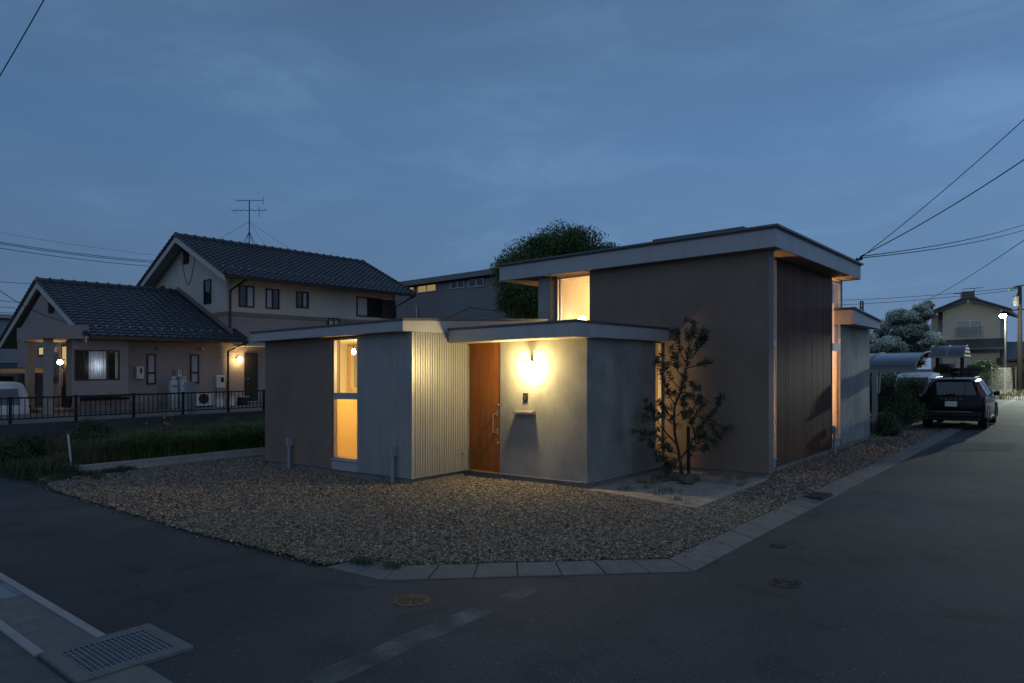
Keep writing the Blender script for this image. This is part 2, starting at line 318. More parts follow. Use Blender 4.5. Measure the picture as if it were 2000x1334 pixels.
# ---------------------------------------------------------------- ground
def sheet(name, pts, w, m, thick=0., kind='structure', f=gp):
    b = MB(f)
    if thick: b.prism([(a, c, w-thick) for a, c in pts], (0, 0, thick))
    else: b.face(*[(a, c, w) for a, c in pts])
    o = b.build(name, m)
    return tag(o, kind=kind)
tag(MB(xy).face((-900, -300, -.35), (900, -300, -.35), (900, 1500, -.35), (-900, 1500, -.35)).build('ground', dirt), kind='structure')
o = MB()
o.face((4.33, -40, 0), (4.33, 220, 0), (-30, 220, 0), (-30, -40, 0)); o.build('left_road', asphalt)['kind'] = 'structure'
# street on the right, wide junction in front
MB().face((4.33, -4.2, -.0), (230, -4.2, -.0), (230, 3.24, -.0), (6.75, 3.24, 0), (4.62, 5.5, 0), (4.62, 6.3, 0), (4.33, 6.3, 0)).build('side_street', asphalt)['kind'] = 'structure'
sheet('yard_ground', [(4.33, 6.3), (4.62, 6.3), (4.62, 5.5), (6.75, 3.24), (75, 3.24), (75, 60), (4.33, 60)], -.004, gravel_bed)
sheet('far_verge', [(6, -4.2), (230, -4.2), (230, -40), (6, -40)], .0, dirt)
# kerb line: stepped concrete gutter blocks
def kerb():
    b = MB(); g = .006
    def seg(o0, o1, i0, i1, n):
        for k in range(n):
            a, c = k/n, (k+1)/n
            P = lambda A, B, t: (A[0]+(B[0]-A[0])*t, A[1]+(B[1]-A[1])*t)
            e = g/max(.1, math.dist(o0, o1)); a += e; c -= e
            Oa, Oc, Ia, Ic = P(o0, o1, a), P(o0, o1, c), P(i0, i1, a), P(i0, i1, c)
            dz = random.uniform(-.003, .003)
            v = [(*Oa, .012+dz), (*Oc, .012+dz), (*Ic, .045+dz), (*Ia, .045+dz)]
            i = len(b.v); b.v += v; b.v += [(p[0], p[1], -.1) for p in v]
            for q in ((0, 1, 2, 3), (7, 6, 5, 4), (0, 4, 5, 1), (1, 5, 6, 2), (2, 6, 7, 3), (3, 7, 4, 0)): b.q.append([i+j for j in q])
    seg((4.40, 6.22), (4.46, 5.36), (4.78, 6.06), (4.83, 5.52), 2)
    seg((4.46, 5.36), (6.59, 3.05), (4.83, 5.52), (6.76, 3.41), 7)
    seg((6.59, 3.05), (24.6, 3.05), (6.76, 3.41), (24.6, 3.41), 32)
    seg((24.6, 3.05), (75, 3.05), (24.6, 3.41), (75, 3.41), 60)
    return tag(b.build('kerb', kerbc, bevel=.006), kind='structure')
kerb()
b = MB(); b.box(16.0, 16.4, 3.06, 3.4, .02, .052)
for k in range(9): b.box(16.02+k*.042, 16.035+k*.042, 3.08, 3.38, .05, .062)
u0, v0 = gnd(1600, 970, .03)
b = MB(); b.box(u0-.28, u0+.28, 3.08, 3.38, .02, .05)
for k in range(12): b.box(u0-.26+k*.045, u0-.24+k*.045, 3.09, 3.37, .045, .062)
tag(b.build('drain_grating', iron), 'dark slotted drain grating set into the kerb beside the gravel', 'drain grating')
# left footway with gutter and catch basin
def foot():
    b = MB(); b.box(-8, 1.655, -12, 30, -.05, .012); tag(b.build('footpath', slabc), kind='structure')
    b = MB()
    y = 5.94
    for k, L in enumerate((.55, .3, .3, .62)):
        b.box(1.735, 2.075, y+.006, y+L-.006, -.05, .018); y += L
    y0 = y; y += .62
    while y < 24: b.box(1.735, 2.075, y+.006, y+.6-.006, -.05, .018); y += .6
    b.box(1.66, 2.10, 4.2, 5.14, -.05, .016)
    tag(b.build('gutter_slabs', kerbc, bevel=.004), kind='structure')
    b = MB()
    for a in (1.66, 2.08):
        y = 5.94
        while y < 24: b.box(a, a+.07, y, y+1.19, -.05, .028); y += 1.2
    tag(b.build('pale_kerb_strip', pale_kerb, bevel=.006), kind='structure')
    b = MB(); b.box(1.735, 2.075, y0+.01, y0+.61, -.05, .014)
    for k in range(3): b.box(1.76+k*.14, 1.768+k*.14, y0+.02, y0+.6, .013, .02)
    tag(b.build('steel_cover', steel), 'smooth bluish steel cover in the gutter at the left edge', 'drain cover')
    g = empty('catch_basin', (2.08, 5.54, 0), 'large square steel grate in a concrete frame at the footpath corner', 'drain grate')
    b = MB(); b.box(1.69, 1.79, 5.15, 5.93, -.1, .03); b.box(2.38, 2.47, 5.15, 5.93, -.1, .03); b.box(1.79, 2.38, 5.15, 5.24, -.1, .03); b.box(1.79, 2.38, 5.84, 5.93, -.1, .03)
    b.build('frame', kerbc, g, bevel=.006)
    b = MB()
    for k in range(17): x = 1.795+k*.0362; b.box(x, x+.008, 5.25, 5.83, -.01, .026)
    for k in range(13): y = 5.25+k*.0475; b.box(1.79, 2.38, y, y+.012, -.012, .022)
    b.box(1.79, 2.38, 5.245, 5.26, -.02, .027); b.box(1.79, 2.38, 5.82, 5.835, -.02, .027)
    b.build('grate', steel, g)
    MB().box(1.79, 2.38, 5.24, 5.84, -.12, -.1).build('pit', black_m, g)
foot()
def manhole(px, py, r, label, m, n=1):
    u, v = gnd(px, py); e = empty('manhole_cover', (u, v, 0), label, 'manhole cover', 'manhole covers in the road')
    MB().lathe((u, v, -.02), [(r*.88, .0), (r*.88, .026), (r, .026), (r+.005, 0)], 40).build('rim', m, e)
    b = MB(); b.lathe((u, v, -.02), [(r*.85, 0), (r*.85, .024)], 40)
    for k in range(10):
        a = 2*PI*k/10
        for rr in (.35, .62): b.box(u+math.cos(a)*r*rr-.02, u+math.cos(a)*r*rr+.02, v+math.sin(a)*r*rr-.012, v+math.sin(a)*r*rr+.012, 0, .009)
        c, s_ = math.cos(a), math.sin(a); b.tube([(u+c*r*.1, v+s_*r*.1, .005), (u+c*r*.8, v+s_*r*.8, .005)], .006, 4)
    b.build('lid', m, e)
iron_b = mat('bronze_iron', (.14, .10, .065), .6, .3, vs=20, bump=.5, bs=70)
manhole(804, 1173, .165, 'bronze rimmed patterned manhole cover between the kerb and the worn line', iron_b)
manhole(1537, 1138, .165, 'large black manhole cover in the open side street', iron)
manhole(1519, 1066, .10, 'small black valve cover near the right kerb', iron)
# worn painted line
nt = paint_worn.node_tree; b_ = nt.nodes['Principled BSDF']; L = nt.links.new
g = nn(nt, 'ShaderNodeNewGeometry'); n1 = nn(nt, 'ShaderNodeTexNoise'); n1.inputs['Scale'].default_value = 190; n1.inputs['Detail'].default_value = 6; n1.inputs['Roughness'].default_value = .8; L(g.outputs['Position'], n1.inputs['Vector'])
n2 = nn(nt, 'ShaderNodeTexNoise'); n2.inputs['Scale'].default_value = 3.2; n2.inputs['Detail'].default_value = 3; L(g.outputs['Position'], n2.inputs['Vector'])
h2 = nn(nt, 'ShaderNodeMath', operation='MULTIPLY'); h2.inputs[1].default_value = .5; L(n2.outputs['Fac'], h2.inputs[0]); ad = nn(nt, 'ShaderNodeMath', operation='ADD'); L(n1.outputs['Fac'], ad.inputs[0]); L(h2.outputs[0], ad.inputs[1])
r = nn(nt, 'ShaderNodeMapRange'); r.inputs[1].default_value = .695; r.inputs[2].default_value = .96; L(ad.outputs[0], r.inputs[0]); L(r.outputs[0], b_.inputs['Alpha'])
b = MB(); b.face(*[(*gnd(x, y), .004) for x, y in ((592, 1323), (634, 1346), (1056, 1154), (1022, 1145))]); 
tag(b.build('painted_line', paint_worn), kind='structure')
b = MB()
for P in (((1945, 816), (2040, 813), (2040, 816.5), (1945, 818.5)), ((1962, 829), (2040, 827), (2040, 830), (1962, 832))): b.face(*[(*gnd(x, y), .005) for x, y in P])
tag(b.build('road_marking', paint_worn), kind='structure')
P = [gnd(x, y) for x, y in ((1846, 863), (1816, 879.5), (1975, 881), (1987, 866))]
sheet('road_patch', P, .004, asphalt_old)
# gravel stones
def in_poly(p, poly):
    x, y = p[:, 0], p[:, 1]; c = np.zeros(len(p), bool); n = len(poly)
    for i in range(n):
        x1, y1 = poly[i]; x2, y2 = poly[(i+1) % n]
        k = ((y1 > y) != (y2 > y)) & (x < (x2-x1)*(y-y1)/(y2-y1+1e-12)+x1); c ^= k
    return c
YARD = [(4.42, 6.25), (4.83, 6.03), (4.87, 5.55), (6.8, 3.43), (25.2, 3.43), (24.9, 4.9), (21.5, 4.75), (12.85, 4.7), (12.85, 4.4), (9.4, 4.28), (9.88, 6.5), (9.98, 6.6), (10.02, 9.5), (8.52, 9.45), (8.52, 14.4), (9.6, 14.5), (9.6, 16.2), (5.35, 16.25), (4.6, 15.7), (4.34, 14.5), (4.28, 9)]
def stones():
    ph = (1+5**.5)/2; I = np.array([(-1, ph, 0), (1, ph, 0), (-1, -ph, 0), (1, -ph, 0), (0, -1, ph), (0, 1, ph), (0, -1, -ph), (0, 1, -ph), (ph, 0, -1), (ph, 0, 1), (-ph, 0, -1), (-ph, 0, 1)])/1.9
    T = np.array([(0, 11, 5), (0, 5, 1), (0, 1, 7), (0, 7, 10), (0, 10, 11), (1, 5, 9), (5, 11, 4), (11, 10, 2), (10, 7, 6), (7, 1, 8), (3, 9, 4), (3, 4, 2), (3, 2, 6), (3, 6, 8), (3, 8, 9), (4, 9, 5), (2, 4, 11), (6, 2, 10), (8, 6, 7), (9, 8, 1)])
    Vs, Fs, Ts = [], [], []; off = 0
    def lay(n, box, smin, smax, keep=None):
        nonlocal off
        p = rng.uniform((box[0], box[2]), (box[1], box[3]), (n, 2)); p = p[in_poly(p, YARD)]
        if keep is not None: p = p[keep(p)]
        n = len(p); s = rng.uniform(smin, smax, n)*rng.choice([.75, 1, 1.15], n, p=[.4, .45, .15])
        sc = rng.uniform([.8, .55, .4], [1.3, 1., .75], (n, 3))*s[:, None]
        R = rot_rand(n, .7); V = I[None]*(1+rng.normal(0, .16, (n, 12, 1)))*sc[:, None, :]; V = np.einsum('nij,nkj->nki', R, V)
        base = GP(np.stack([p[:, 0], p[:, 1], .028+.012*np.sin(p[:, 0]*2.1)*np.cos(p[:, 1]*1.7)+rng.uniform(-.01, .016, n)], 1))
        V = V+base[:, None, :]; Vs.append(V.reshape(-1, 3)); Fs.append((T[None]+(np.arange(n)*12)[:, None, None]+off).reshape(-1, 3)); off += n*12
        t = rng.beta(1.1, 2.4, n); Ts.append(np.repeat(t, 12))
    lay(112000, (4.2, 10.1, 3.3, 9.6), .009, .022); lay(2500, (4.2, 10.1, 3.3, 9.6), .022, .034)
    lay(48000, (4.2, 9.7, 9.4, 16.3), .014, .027)
    lay(14000, (8.5, 18, 3.4, 4.75), .016, .03)
    lay(5000, (18, 25.3, 3.4, 5), .022, .036)
    E = []
    for i in range(len(YARD)):
        a_, c_ = np.array(YARD[i]), np.array(YARD[(i+1) % len(YARD)]); Ls = np.linalg.norm(c_-a_); nrm = np.array([c_[1]-a_[1], a_[0]-c_[0]])/max(Ls, 1e-6)
        k = int(Ls*14) if min(a_[0], c_[0]) < 8.3 or max(a_[1], c_[1]) < 4 else 0
        if k: t = rng.uniform(0, 1, (k, 1)); E.append(a_+(c_-a_)*t+nrm*rng.exponential(.07, (k, 1)))
    p = np.concatenate(E); n = len(p); s = rng.uniform(.008, .018, n); sc = rng.uniform([.8, .6, .4], [1.3, 1., .7], (n, 3))*s[:, None]; R = rot_rand(n, .5)
    V = np.einsum('nij,nkj->nki', R, I[None]*(1+rng.normal(0, .14, (n, 12, 1)))*sc[:, None, :])+GP(np.concatenate([p, np.full((n, 1), .02)], 1))[:, None, :]
    near = (p[:, 1] < 5.6) | ((p[:, 0] > 4.35) & (p[:, 0] < 6.9) & (p[:, 1] < 6.3)); V[near, :, 2] += .022
    Vs.append(V.reshape(-1, 3)); Fs.append((T[None]+(np.arange(n)*12)[:, None, None]+off).reshape(-1, 3)); Ts.append(np.repeat(rng.beta(1.1, 2.4, n), 12))
    o = npmesh('gravel', np.concatenate(Vs), np.concatenate(Fs), gravel_m, tone=np.concatenate(Ts)); tag(o, 'grey brown crushed stone gravel spread over the yard', 'gravel', kind='stuff')
stones()
sheet('planting_ground', [(9.47, 4.34), (12.9, 4.46), (12.9, 6.62), (9.92, 6.56)], .048, sand, .1)
# neighbour's raised plot behind the retaining wall
sheet('neighbour_ground', [(3.9, 19.1), (30, 19.1), (30, 75), (-6, 75), (-6, 60), (3.9, 60)], .88, slabc, 1.)
sheet('back_plot', [(12.7, 9.85), (34, 9.85), (34, 19), (12.7, 19)], .0, soil)
sheet('right_plot', [(22.2, 4.95), (26, 3.45), (75, 3.45), (75, 40), (22.2, 40)], .012, dirt)
# ---------------------------------------------------------------- the modern house
H = empty('modern_house', (12.8, 9.4, 0), 'low grey modern house with lit entrance, wooden door and a taller brown block behind', 'house')
def part(name, m, b, parent=None, bevel=0., smooth=False): return b.build(name, m, parent or H, bevel=bevel, smooth=smooth)
Z0 = .138
part('render_wall', render, MB().box(8.51, 8.68, 11.83, 14.35, Z0, 2.86).box(8.68, 12.6, 14.18, 14.35, Z0, 2.9).box(8.51, 8.68, 11.0, 11.83, 2.8, 2.86))
part('panel', fascia_m, MB().box(8.50, 8.66, 10.99, 11.825, Z0, .335))
def ribs(b, along, fixed, a0, a1, out, w0, w1):
    n = int(round((a1-a0)/.0625)); p = (a1-a0)/n
    for k in range(n):
        for off, wd in ((.08, .30), (.55, .22)):
            x0 = a0+(k+off)*p; x1 = x0+wd*p; e = .004
            if along == 'v': pts = [(fixed, x0-e, w0), (fixed-out, x0, w0), (fixed-out, x1, w0), (fixed, x1+e, w0)]
            else: pts = [(x0-e, fixed, w0), (x0, fixed-out, w0), (x1, fixed-out, w0), (x1+e, fixed, w0)]
            b.prism(pts, (0, 0, w1-w0))
b = MB(); b.box(8.524, 8.66, 9.42, 10.955, Z0, 2.86); ribs(b, 'v', 8.524, 9.42, 10.95,   .020, Z0+.004, 2.855)
b.box(8.66, 9.985, 9.42, 9.56, Z0, 2.86); b.box(8.524, 8.66, 9.42, 9.56, Z0, 2.86) if 0 else None
ribs(b, 'u', 9.42, 8.53, 9.95,   .022, Z0+.004, 2.855)
part('corrugated_wall', metal_clad, b)
for q in ((8.505, 8.53, 9.40, 9.425, Z0, 2.85), (8.507, 8.54, 10.955, 10.985, Z0, 2.85), (9.955, 9.985, 9.405, 9.43, Z0, 2.65)): part('corner_trim', metal_clad, MB().box(*q))
part('plaster_wall', plaster, MB().box(9.97, 10.12, 6.57, 8.535, .15, 2.68).box(10.12, 12.45, 6.57, 6.72, .15, 2.68).box(12.45, 12.8, 6.57, 6.70, .15, .33).box(9.975, 10.1, 8.535, 9.42, 2.64, 2.68), bevel=.004)
part('drip_trim', alu, MB().box(9.955, 10.1, 6.555, 8.535, Z0-.006, .15).box(9.955, 12.78, 6.555, 6.7, Z0-.008, .149))
part('render_wall', render, MB().box(12.78, 13.05, 4.46, 8.36, Z0, 4.28).box(12.78, 13.05, 8.36, 9.42, Z0, 2.96), bevel=.003)
part('side_trim', trim_m, MB().box(12.79, 13.06, 4.445, 4.461, Z0-.01, 4.27))
part('plaster_wall', plaster, MB().box(12.78, 13.9, 9.42, 9.78, 2.9, 4.28).box(17.9, 18.55, 9.42, 9.78, 2.9, 4.28).box(13.9, 17.9, 9.42, 9.78, 2.9, 3.25))
part('plaster_wall', plaster, MB().box(18.56, 21.61, 4.66, 4.82, Z0, 3.2).box(21.46, 21.61, 4.82, 9.9, Z0, 3.2).box(12.85, 21.4, 9.7, 9.9, 0, 2.9).box(12.45, 12.6, 9.6, 14.18, 0, 2.9))
part('wall', render, MB().box(18.56, 18.72, 4.82, 9.42, 2.9, 4.28))
# boards of the dark timber wall
b = MB(); a = 13.845; wds = []
while a < 17.74:
    wd = .178 if wds else .023; wds.append(a); e = min(a+wd, 17.75); b.box(a+.0015, e-.0015, 4.66+random.uniform(-.0015, .0015), 4.70, Z0, 4.27); a = e
b.box(13.84, 17.75, 4.685, 4.82, Z0, 4.27); part('timber_wall', dark_wood, b)
part('plinth', plinth_m, MB().box(8.55, 12.6, 9.46, 14.3, -.2, Z0).box(9.96, 12.9, 8.5, 9.46, -.2, Z0).box(10.0, 12.9, 6.6, 8.5, -.2, Z0-.008).box(12.81, 13.02, 4.5, 6.6, -.2, Z0-.001).box(13.02, 21.58, 4.69, 9.9, -.2, Z0-.001))
part('doorstep', slabc, MB().box(9.93, 9.96, 8.50, 9.42, -.05, .125).box(9.925, 9.965, 8.50, 9.42, .125, .14))
# roofs
def roof(name, u0, u1, v0, v1, w0, wa, wb, e=.055, th=.035):
    r = part(name, fascia_m, MB().prism([(u0, v0, w0), (u1, v0, w0), (u1, v0, wb), (u0, v0, wa)], (0, v1-v0, 0)))
    b = MB(); g = .012
    b.prism([(u0-g, v0-g, wa+.0), (u1+g, v0-g, wb+.0), (u1+g, v0-g, wb+th*.6), (u0-g, v0-g, wa+th*.6)], (0, v1-v0+2*g, 0))
    b.prism([(u0-e, v0-e, wa+th*.65), (u1+e, v0-e, wb+th*.65), (u1+e, v0-e, wb+th*1.5), (u0-e, v0-e, wa+th*1.5)], (0, v1-v0+2*e, 0))
    part('metal_edge', edge_m, b, r)
    return r
r1 = roof('roof', 8.27, 12.6, 9.385, 14.55, 2.84, 3.02, 3.23, .02, .03)
r2 = roof('roof', 9.42, 12.77, 6.44, 9.384, 2.653, 2.885, 2.885, .02, .03)
r3 = roof('roof', 12.58, 18.78, 4.25, 10.8, 4.275, 4.60, 4.60, .055, .05)
r4 = roof('roof', 18.50, 21.42, 4.35, 10.2, 3.165, 3.52, 3.34, .05, .04)
part('soffit', soffit_m, MB().box(12.6, 18.76, 4.27, 10.78, 4.268, 4.274), r3)
part('soffit', soffit_m, MB().box(9.44, 12.76, 6.46, 9.37, 2.646, 2.652), r2)
part('soffit', soffit_m, MB().box(8.29, 12.5, 9.4, 14.53, 2.833, 2.839), r1)
part('roof_panel', edge_m, MB().prism([(12.75, 4.9, 4.68), (15.5, 4.9, 4.68), (15.5, 4.9, 4.76), (12.75, 4.9, 4.76)], (0, 1.9, 0)).box(12.8, 15.4, 4.92, 9.5, 4.67, 4.70), r3)
# interior shells
part('interior_walls', interior, MB()
  .box(10.6, 10.7, 9.56, 14.18, .15, 2.85).box(8.7, 10.6, 14.1, 14.17, .15, 2.85).box(8.68, 10.6, 9.57, 9.6, .15, 2.83)
  .box(12.8, 12.84, 6.72, 9.7, .15, 2.85).box(10.13, 12.8, 9.57, 9.6, .15, 2.63)
  .box(13.06, 14.4, 9.38, 9.41, .15, 4.26).box(14.4, 18.5, 9.38, 9.41, .15, 3.25).box(18.5, 18.54, 4.9, 9.38, .15, 4.26))
part('interior_ceiling', interior, MB().box(8.68, 12.6, 9.6, 14.1, 2.826, 2.832).box(13.06, 18.5, 4.83, 9.38, 4.262, 4.267).box(10.12, 12.8, 6.72, 9.55, 2.64, 2.645))
part('interior_floor', floor_w, MB().box(8.68, 12.6, 9.6, 14.1, .13, .15).box(10.12, 12.8, 6.7, 9.57, .13, .15).box(13.06, 18.5, 4.83, 9.38, .13, .15))
part('loft_floor', int_ply, MB().box(13.1, 18.45, 7.3, 9.37, 3.02, 3.12).box(13.06, 13.1, 8.3, 9.42, 2.96, 3.2))
part('room_partition', int_ply, MB().box(15.6, 15.7, 5.3, 9.3, .15, 3.0).box(13.9, 17.5, 6.6, 6.7, .15, 2.4))
# windows: frame with pane
def window(u0, u1, v0, v1, w0, w1, face, split=None, fr=.035, dep=.07, gm=None, fm=None, parent=None):
    """face 'u' looks towards -u (span v), face 'v' looks towards -v (span u)"""
    fm = fm or alu; b = MB()
    def fbox(a0, a1, c0, c1, d0=0., d1=dep):
        if face == 'u': b.box(u0+d0, u0+d1, a0, a1, c0, c1)
        else: b.box(a0, a1, v0+d0, v0+d1, c0, c1)
    A0, A1 = (v0, v1) if face == 'u' else (u0, u1)
    fbox(A0, A0+fr, w0, w1); fbox(A1-fr, A1, w0, w1); fbox(A0+fr, A1-fr, w0, w0+fr); fbox(A0+fr, A1-fr, w1-fr, w1)
    for s in (split or []):
        if len(s) == 2 and s[0] == 'v': fbox(s[1]-fr*.6, s[1]+fr*.6, w0+fr, w1-fr)
        else: fbox(A0+fr, A1-fr, s[0], s[1], -.006, dep)
    f = b.build('window', fm, parent or H, bevel=.003)
    b = MB(); d = dep*.55
    if face == 'u': b.box(u0+d, u0+d+.006, v0+fr*.8, v1-fr*.8, w0+fr*.8, w1-fr*.8)
    else: b.box(u0+fr*.8, u1-fr*.8, v0+d, v0+d+.006, w0+fr*.8, w1-fr*.8)
    b.build('pane', gm or clear, f)
    return f
w1 = window(8.53, 0, 11.0, 11.82, .345, 2.80, 'u', [(1.57, 1.70)])
MB().box(8.47, 8.53, 10.99, 11.83, .335, .352).build('sill', alu, w1)
MB().box(8.62, 8.626, 11.02, 11.80, .39, 1.57).build('frosted_pane', frost, w1)
w2 = window(12.97, 0, 8.36, 9.40, 2.97, 4.25, 'u', [('v', 9.30)])
w6 = window(13.9, 17.9, 9.70, 0, 3.26, 4.26, 'v', [('v', 15.2), ('v', 16.6)])
w3 = window(12.46, 12.775, 6.60, 0, .34, 2.645, 'v', fr=.03)
w4 = window(13.07, 13.835, 4.652, 0, .30, 4.22, 'v', [(2.51, 2.66)], dep=.045)
w5 = window(17.765, 18.54, 4.652, 0, .33, 4.20, 'v', [(2.51, 2.66)], dep=.045)
part('sill', alu, MB().box(17.76, 18.55, 4.64, 4.72, .305, .33), w5); part('sill', alu, MB().box(13.07, 13.84, 4.64, 4.72, .275, .30), w4)
part('panel', fascia_m, MB().box(17.76, 18.555, 4.665, 4.8, Z0, .305)); part('panel', fascia_m, MB().box(13.06, 13.84, 4.665, 4.8, Z0, .275))
for q in ((18.54, 18.70, 4.655, 4.82, 3.2, 4.27), (18.54, 18.56, 4.65, 4.8, Z0, 3.2), (17.75, 17.765, 4.655, 4.8, Z0, 4.27), (13.835, 13.845, 4.652, 4.8, Z0, 4.27)): part('side_trim', trim_m, MB().box(*q))
# curtains and blinds behind the panes
def drape(b, P0, P1, w0, w1, n=30, amp=.02):
    """pleated cloth between two plan points"""
    i0 = len(b.v); dx, dy = P1[0]-P0[0], P1[1]-P0[1]; l = math.hypot(dx, dy)
    for k in range(n+1):
        t = k/n; a = amp*math.sin(k*1.9+math.sin(k*.7)); x = P0[0]+dx*t-dy/l*a; y = P0[1]+dy*t+dx/l*a
        b.v += [(x, y, w0), (x, y, w1)]
    for k in range(n): b.q.append([i0+2*k, i0+2*k+2, i0+2*k+3, i0+2*k+1])
    return b
part('curtain', curtain_or, drape(MB(), (17.80, 4.75), (18.52, 4.75), .3, 2.5, 34, .012), w5); part('curtain', curtain_or, drape(MB(), (18.0, 4.80), (18.52, 4.80), 2.7, 3.7, 18, .012), w5)
part('curtain', curtain_or, drape(MB(), (13.1, 4.75), (13.82, 4.75), .3, 2.5, 30, .012), w4)
part('curtain', curtain_b, drape(MB(), (8.72, 11.84), (8.72, 12.05), 1.6, 2.8, 12), w1)
part('blind', blind_g, MB().box(10.56, 10.585, 12.2, 13.78, 1.75, 2.8))
part('interior_trim', int_ply, MB().box(10.57, 10.6, 13.95, 14.05, .15, 2.82).box(10.575, 10.6, 12.1, 13.95, 1.62, 1.70))
# door
b = MB()
for k in range(5): a = 8.56+k*.160; b.box(9.985+random.uniform(0, .0015), 10.03, a+.001, a+.1590, .165, 2.60)
b.box(10.0, 10.04, 8.56, 9.36, .166, 2.598)
D = part('door', door_wood, b)
b = MB(); b.tube([(9.93, 8.66, .93), (9.90, 8.66, .93), (9.90, 8.66, 1.27), (9.93, 8.66, 1.27)], .011, 8); b.box(9.925, 9.985, 8.645, 8.675, .915, .945).box(9.925, 9.985, 8.645, 8.675, 1.255, 1.285)
b.box(9.978, 9.988, 8.60, 8.64, .87, 1.0).box(9.978, 9.988, 8.60, 8.64, 1.23, 1.33); part('handle', chrome, b, D)
for w in (.72, 1.45): part('lock', chrome, MB().lathe((9.972, 8.60, w), [(.012, 0), (.018, .008), (.012, .014)], 12, 0), D)
for w in (.3, 1.2, 2.2): part('hinge', chrome, MB().box(9.965, 9.99, 9.362, 9.378, w, w+.16), D)
part('door_frame', alu, MB().box(9.97, 10.06, 9.37, 9.405, .145, 2.64).box(9.974, 10.06, 8.537, 8.552, .145, 2.64)); part('door_frame', door_wood, MB().box(9.975, 10.06, 8.552, 9.37, 2.605, 2.645))
# wall lamp, intercom, letter slot, tap, stand pipes
vL = on_u(1024, 9.75)[0]
Lm = part('wall_lamp', brown_fr, MB().box(9.955, 9.97, vL-.05, vL-.01, 2.10, 2.30).box(9.71, 9.955, vL-.035, vL+.035, 2.27, 2.285).lathe((9.75, vL+.0, 2.262), [(.045, 0), (.045, .012)], 20))
part('globe', lamp_glow, MB().ball((9.75, vL, 2.185), .07), Lm, smooth=True)
vI = on_u(1027, 9.97)[0]
I_ = part('intercom', black_m, MB().box(9.945, 9.97, vI-.05, vI+.05, 1.55, 1.68)); part('speaker_grille', chrome, MB().box(9.942, 9.946, vI-.03, vI+.03, 1.63, 1.635).box(9.942, 9.946, vI-.03, vI+.03, 1.615, 1.62).lathe((9.94, vI, 1.58), [(.012, 0), (.012, .006)], 12, 0), I_)
va, vb = on_u(1046, 9.97)[0], on_u(1008, 9.97)[0]
part('letter_slot', chrome, MB().prism([(9.97, va, 1.36), (9.86, va, 1.335), (9.86, va, 1.30), (9.875, va, 1.30), (9.875, va, 1.325), (9.97, va, 1.345)], (0, vb-va, 0)).box(9.90, 9.97, va, va+.01, 1.29, 1.35).box(9.90, 9.97, vb-.01, vb, 1.29, 1.35))
ut = on_v(901, 9.42)[0]; part('tap', pipe_m, MB().tube([(ut, 9.41, .49), (ut, 9.33, .49), (ut, 9.31, .45)], .011, 8).box(ut-.03, ut+.03, 9.345, 9.365, .505, .515))
def stand(u, v, top, face):
    b = MB(); b.tube([(u, v, -.03), (u, v, top-.14)], .036, 14)
    b.box(u-.05, u+.05, v-.045, v+.05, top-.17, top)
    if face == 'u': b.box(u-.01, u+.075, v-.06, v-.03, top-.16, top+.03)
    else: b.box(u-.02, u+.045, v-.01, v+.07, top-.16, top+.035)
    part('vent_pipe', pipe_m, b, bevel=.006)
stand(8.43, 13.25, .70, 'u'); stand(8.44, 9.86, .69, 'u'); stand(17.62, 4.56, .66, 'v')
# the corner bracket that holds the service cables
def cp(px, py, w): u, v = 0, 0; return None
b = MB(); b.tube([(18.7, 4.3, 4.68), (18.75, 4.25, 4.84)], .012, 6); b.ball((18.76, 4.24, 4.80), .05, 8, 5); b.ball((18.72, 4.32, 4.78), .04, 8, 5); part('cable_anchor', black_m, b)
# lights inside: pendants and lamps the windows show
def lamp_light(name, p, e, r=.05, col=(1., .66, .30)):
    l = bpy.data.lights.new(name, 'POINT'); l.energy = e; l.color = col; l.shadow_soft_size = r
    o = bpy.data.objects.new(name, l); COL.objects.link(o); o.location = gp(p); return o
ub = 9.35; vB = on_u(691, ub)[0]
MB().tube([(ub+.0, vB, 2.70), (ub, vB+.28, 2.70)], .006, 6)
P = empty('pendant_bulb', (ub, vB, 2.5), 'bare glowing light bulb hanging behind the tall left window', 'pendant lamp')
MB().tube([(ub, vB, 2.82), (ub, vB, 2.68)], .004, 5).tube([(ub, vB, 2.70), (ub+.1, vB+.32, 2.70)], .012, 6).lathe((ub, vB, 2.63), [(.018, 0), (.02, .06)], 12).build('cord', brown_fr, P)
MB().lathe((ub, vB, 2.50), [(.002, -.0), (.03, .012), (.045, .045), (.04, .08), (.018, .13)], 20).build('bulb', bulb_glow, P, smooth=True)
u_, t_ = 13.55, 0; v_ = 8.95; tt = UY*u_+UX*v_; vg = on_u(1137, 13.5)[0]; tg = on_u(1137, 13.5)[1]
g = empty('globe_lamp', (13.5, vg, 3.12), 'round glowing globe lamp low in the lit upper window', 'lamp')
MB().ball((13.5, vg, 3.27), .105, 24, 14).build('globe', emis('loft_globe', (1., .80, .45), 14.), g, smooth=True); MB().lathe((13.5, vg, 3.12), [(.06, 0), (.06, .03), (.02, .05)], 16).build('base', brown_fr, g)
g = empty('spot_lamp', (18.2, 5.3, 3.9), 'small brown shaded lamp seen at the top of the far tall window', 'pendant lamp')
MB().tube([(18.2, 5.3, 4.26), (18.2, 5.3, 4.05)], .006, 5).lathe((18.2, 5.3, 3.9), [(.10, 0), (.03, .13), (.02, .15)], 16).build('shade', brown_fr, g)
lamp_light('room_light', (9.5, 11.3, 2.3), 120, col=(1, .70, .27)); lamp_light('room_light', (9.4, 12.9, 1.2), 50, col=(1, .70, .22))
lamp_light('hall_light', (12.2, 7.6, 1.6), 95, .1, col=(1, .64, .22))
lamp_light('loft_light', (14.6, 8.2, 3.6), 26, col=(1, .72, .26)); lamp_light('loft_light', (16.4, 8.6, 3.5), 330, col=(1, .66, .34))
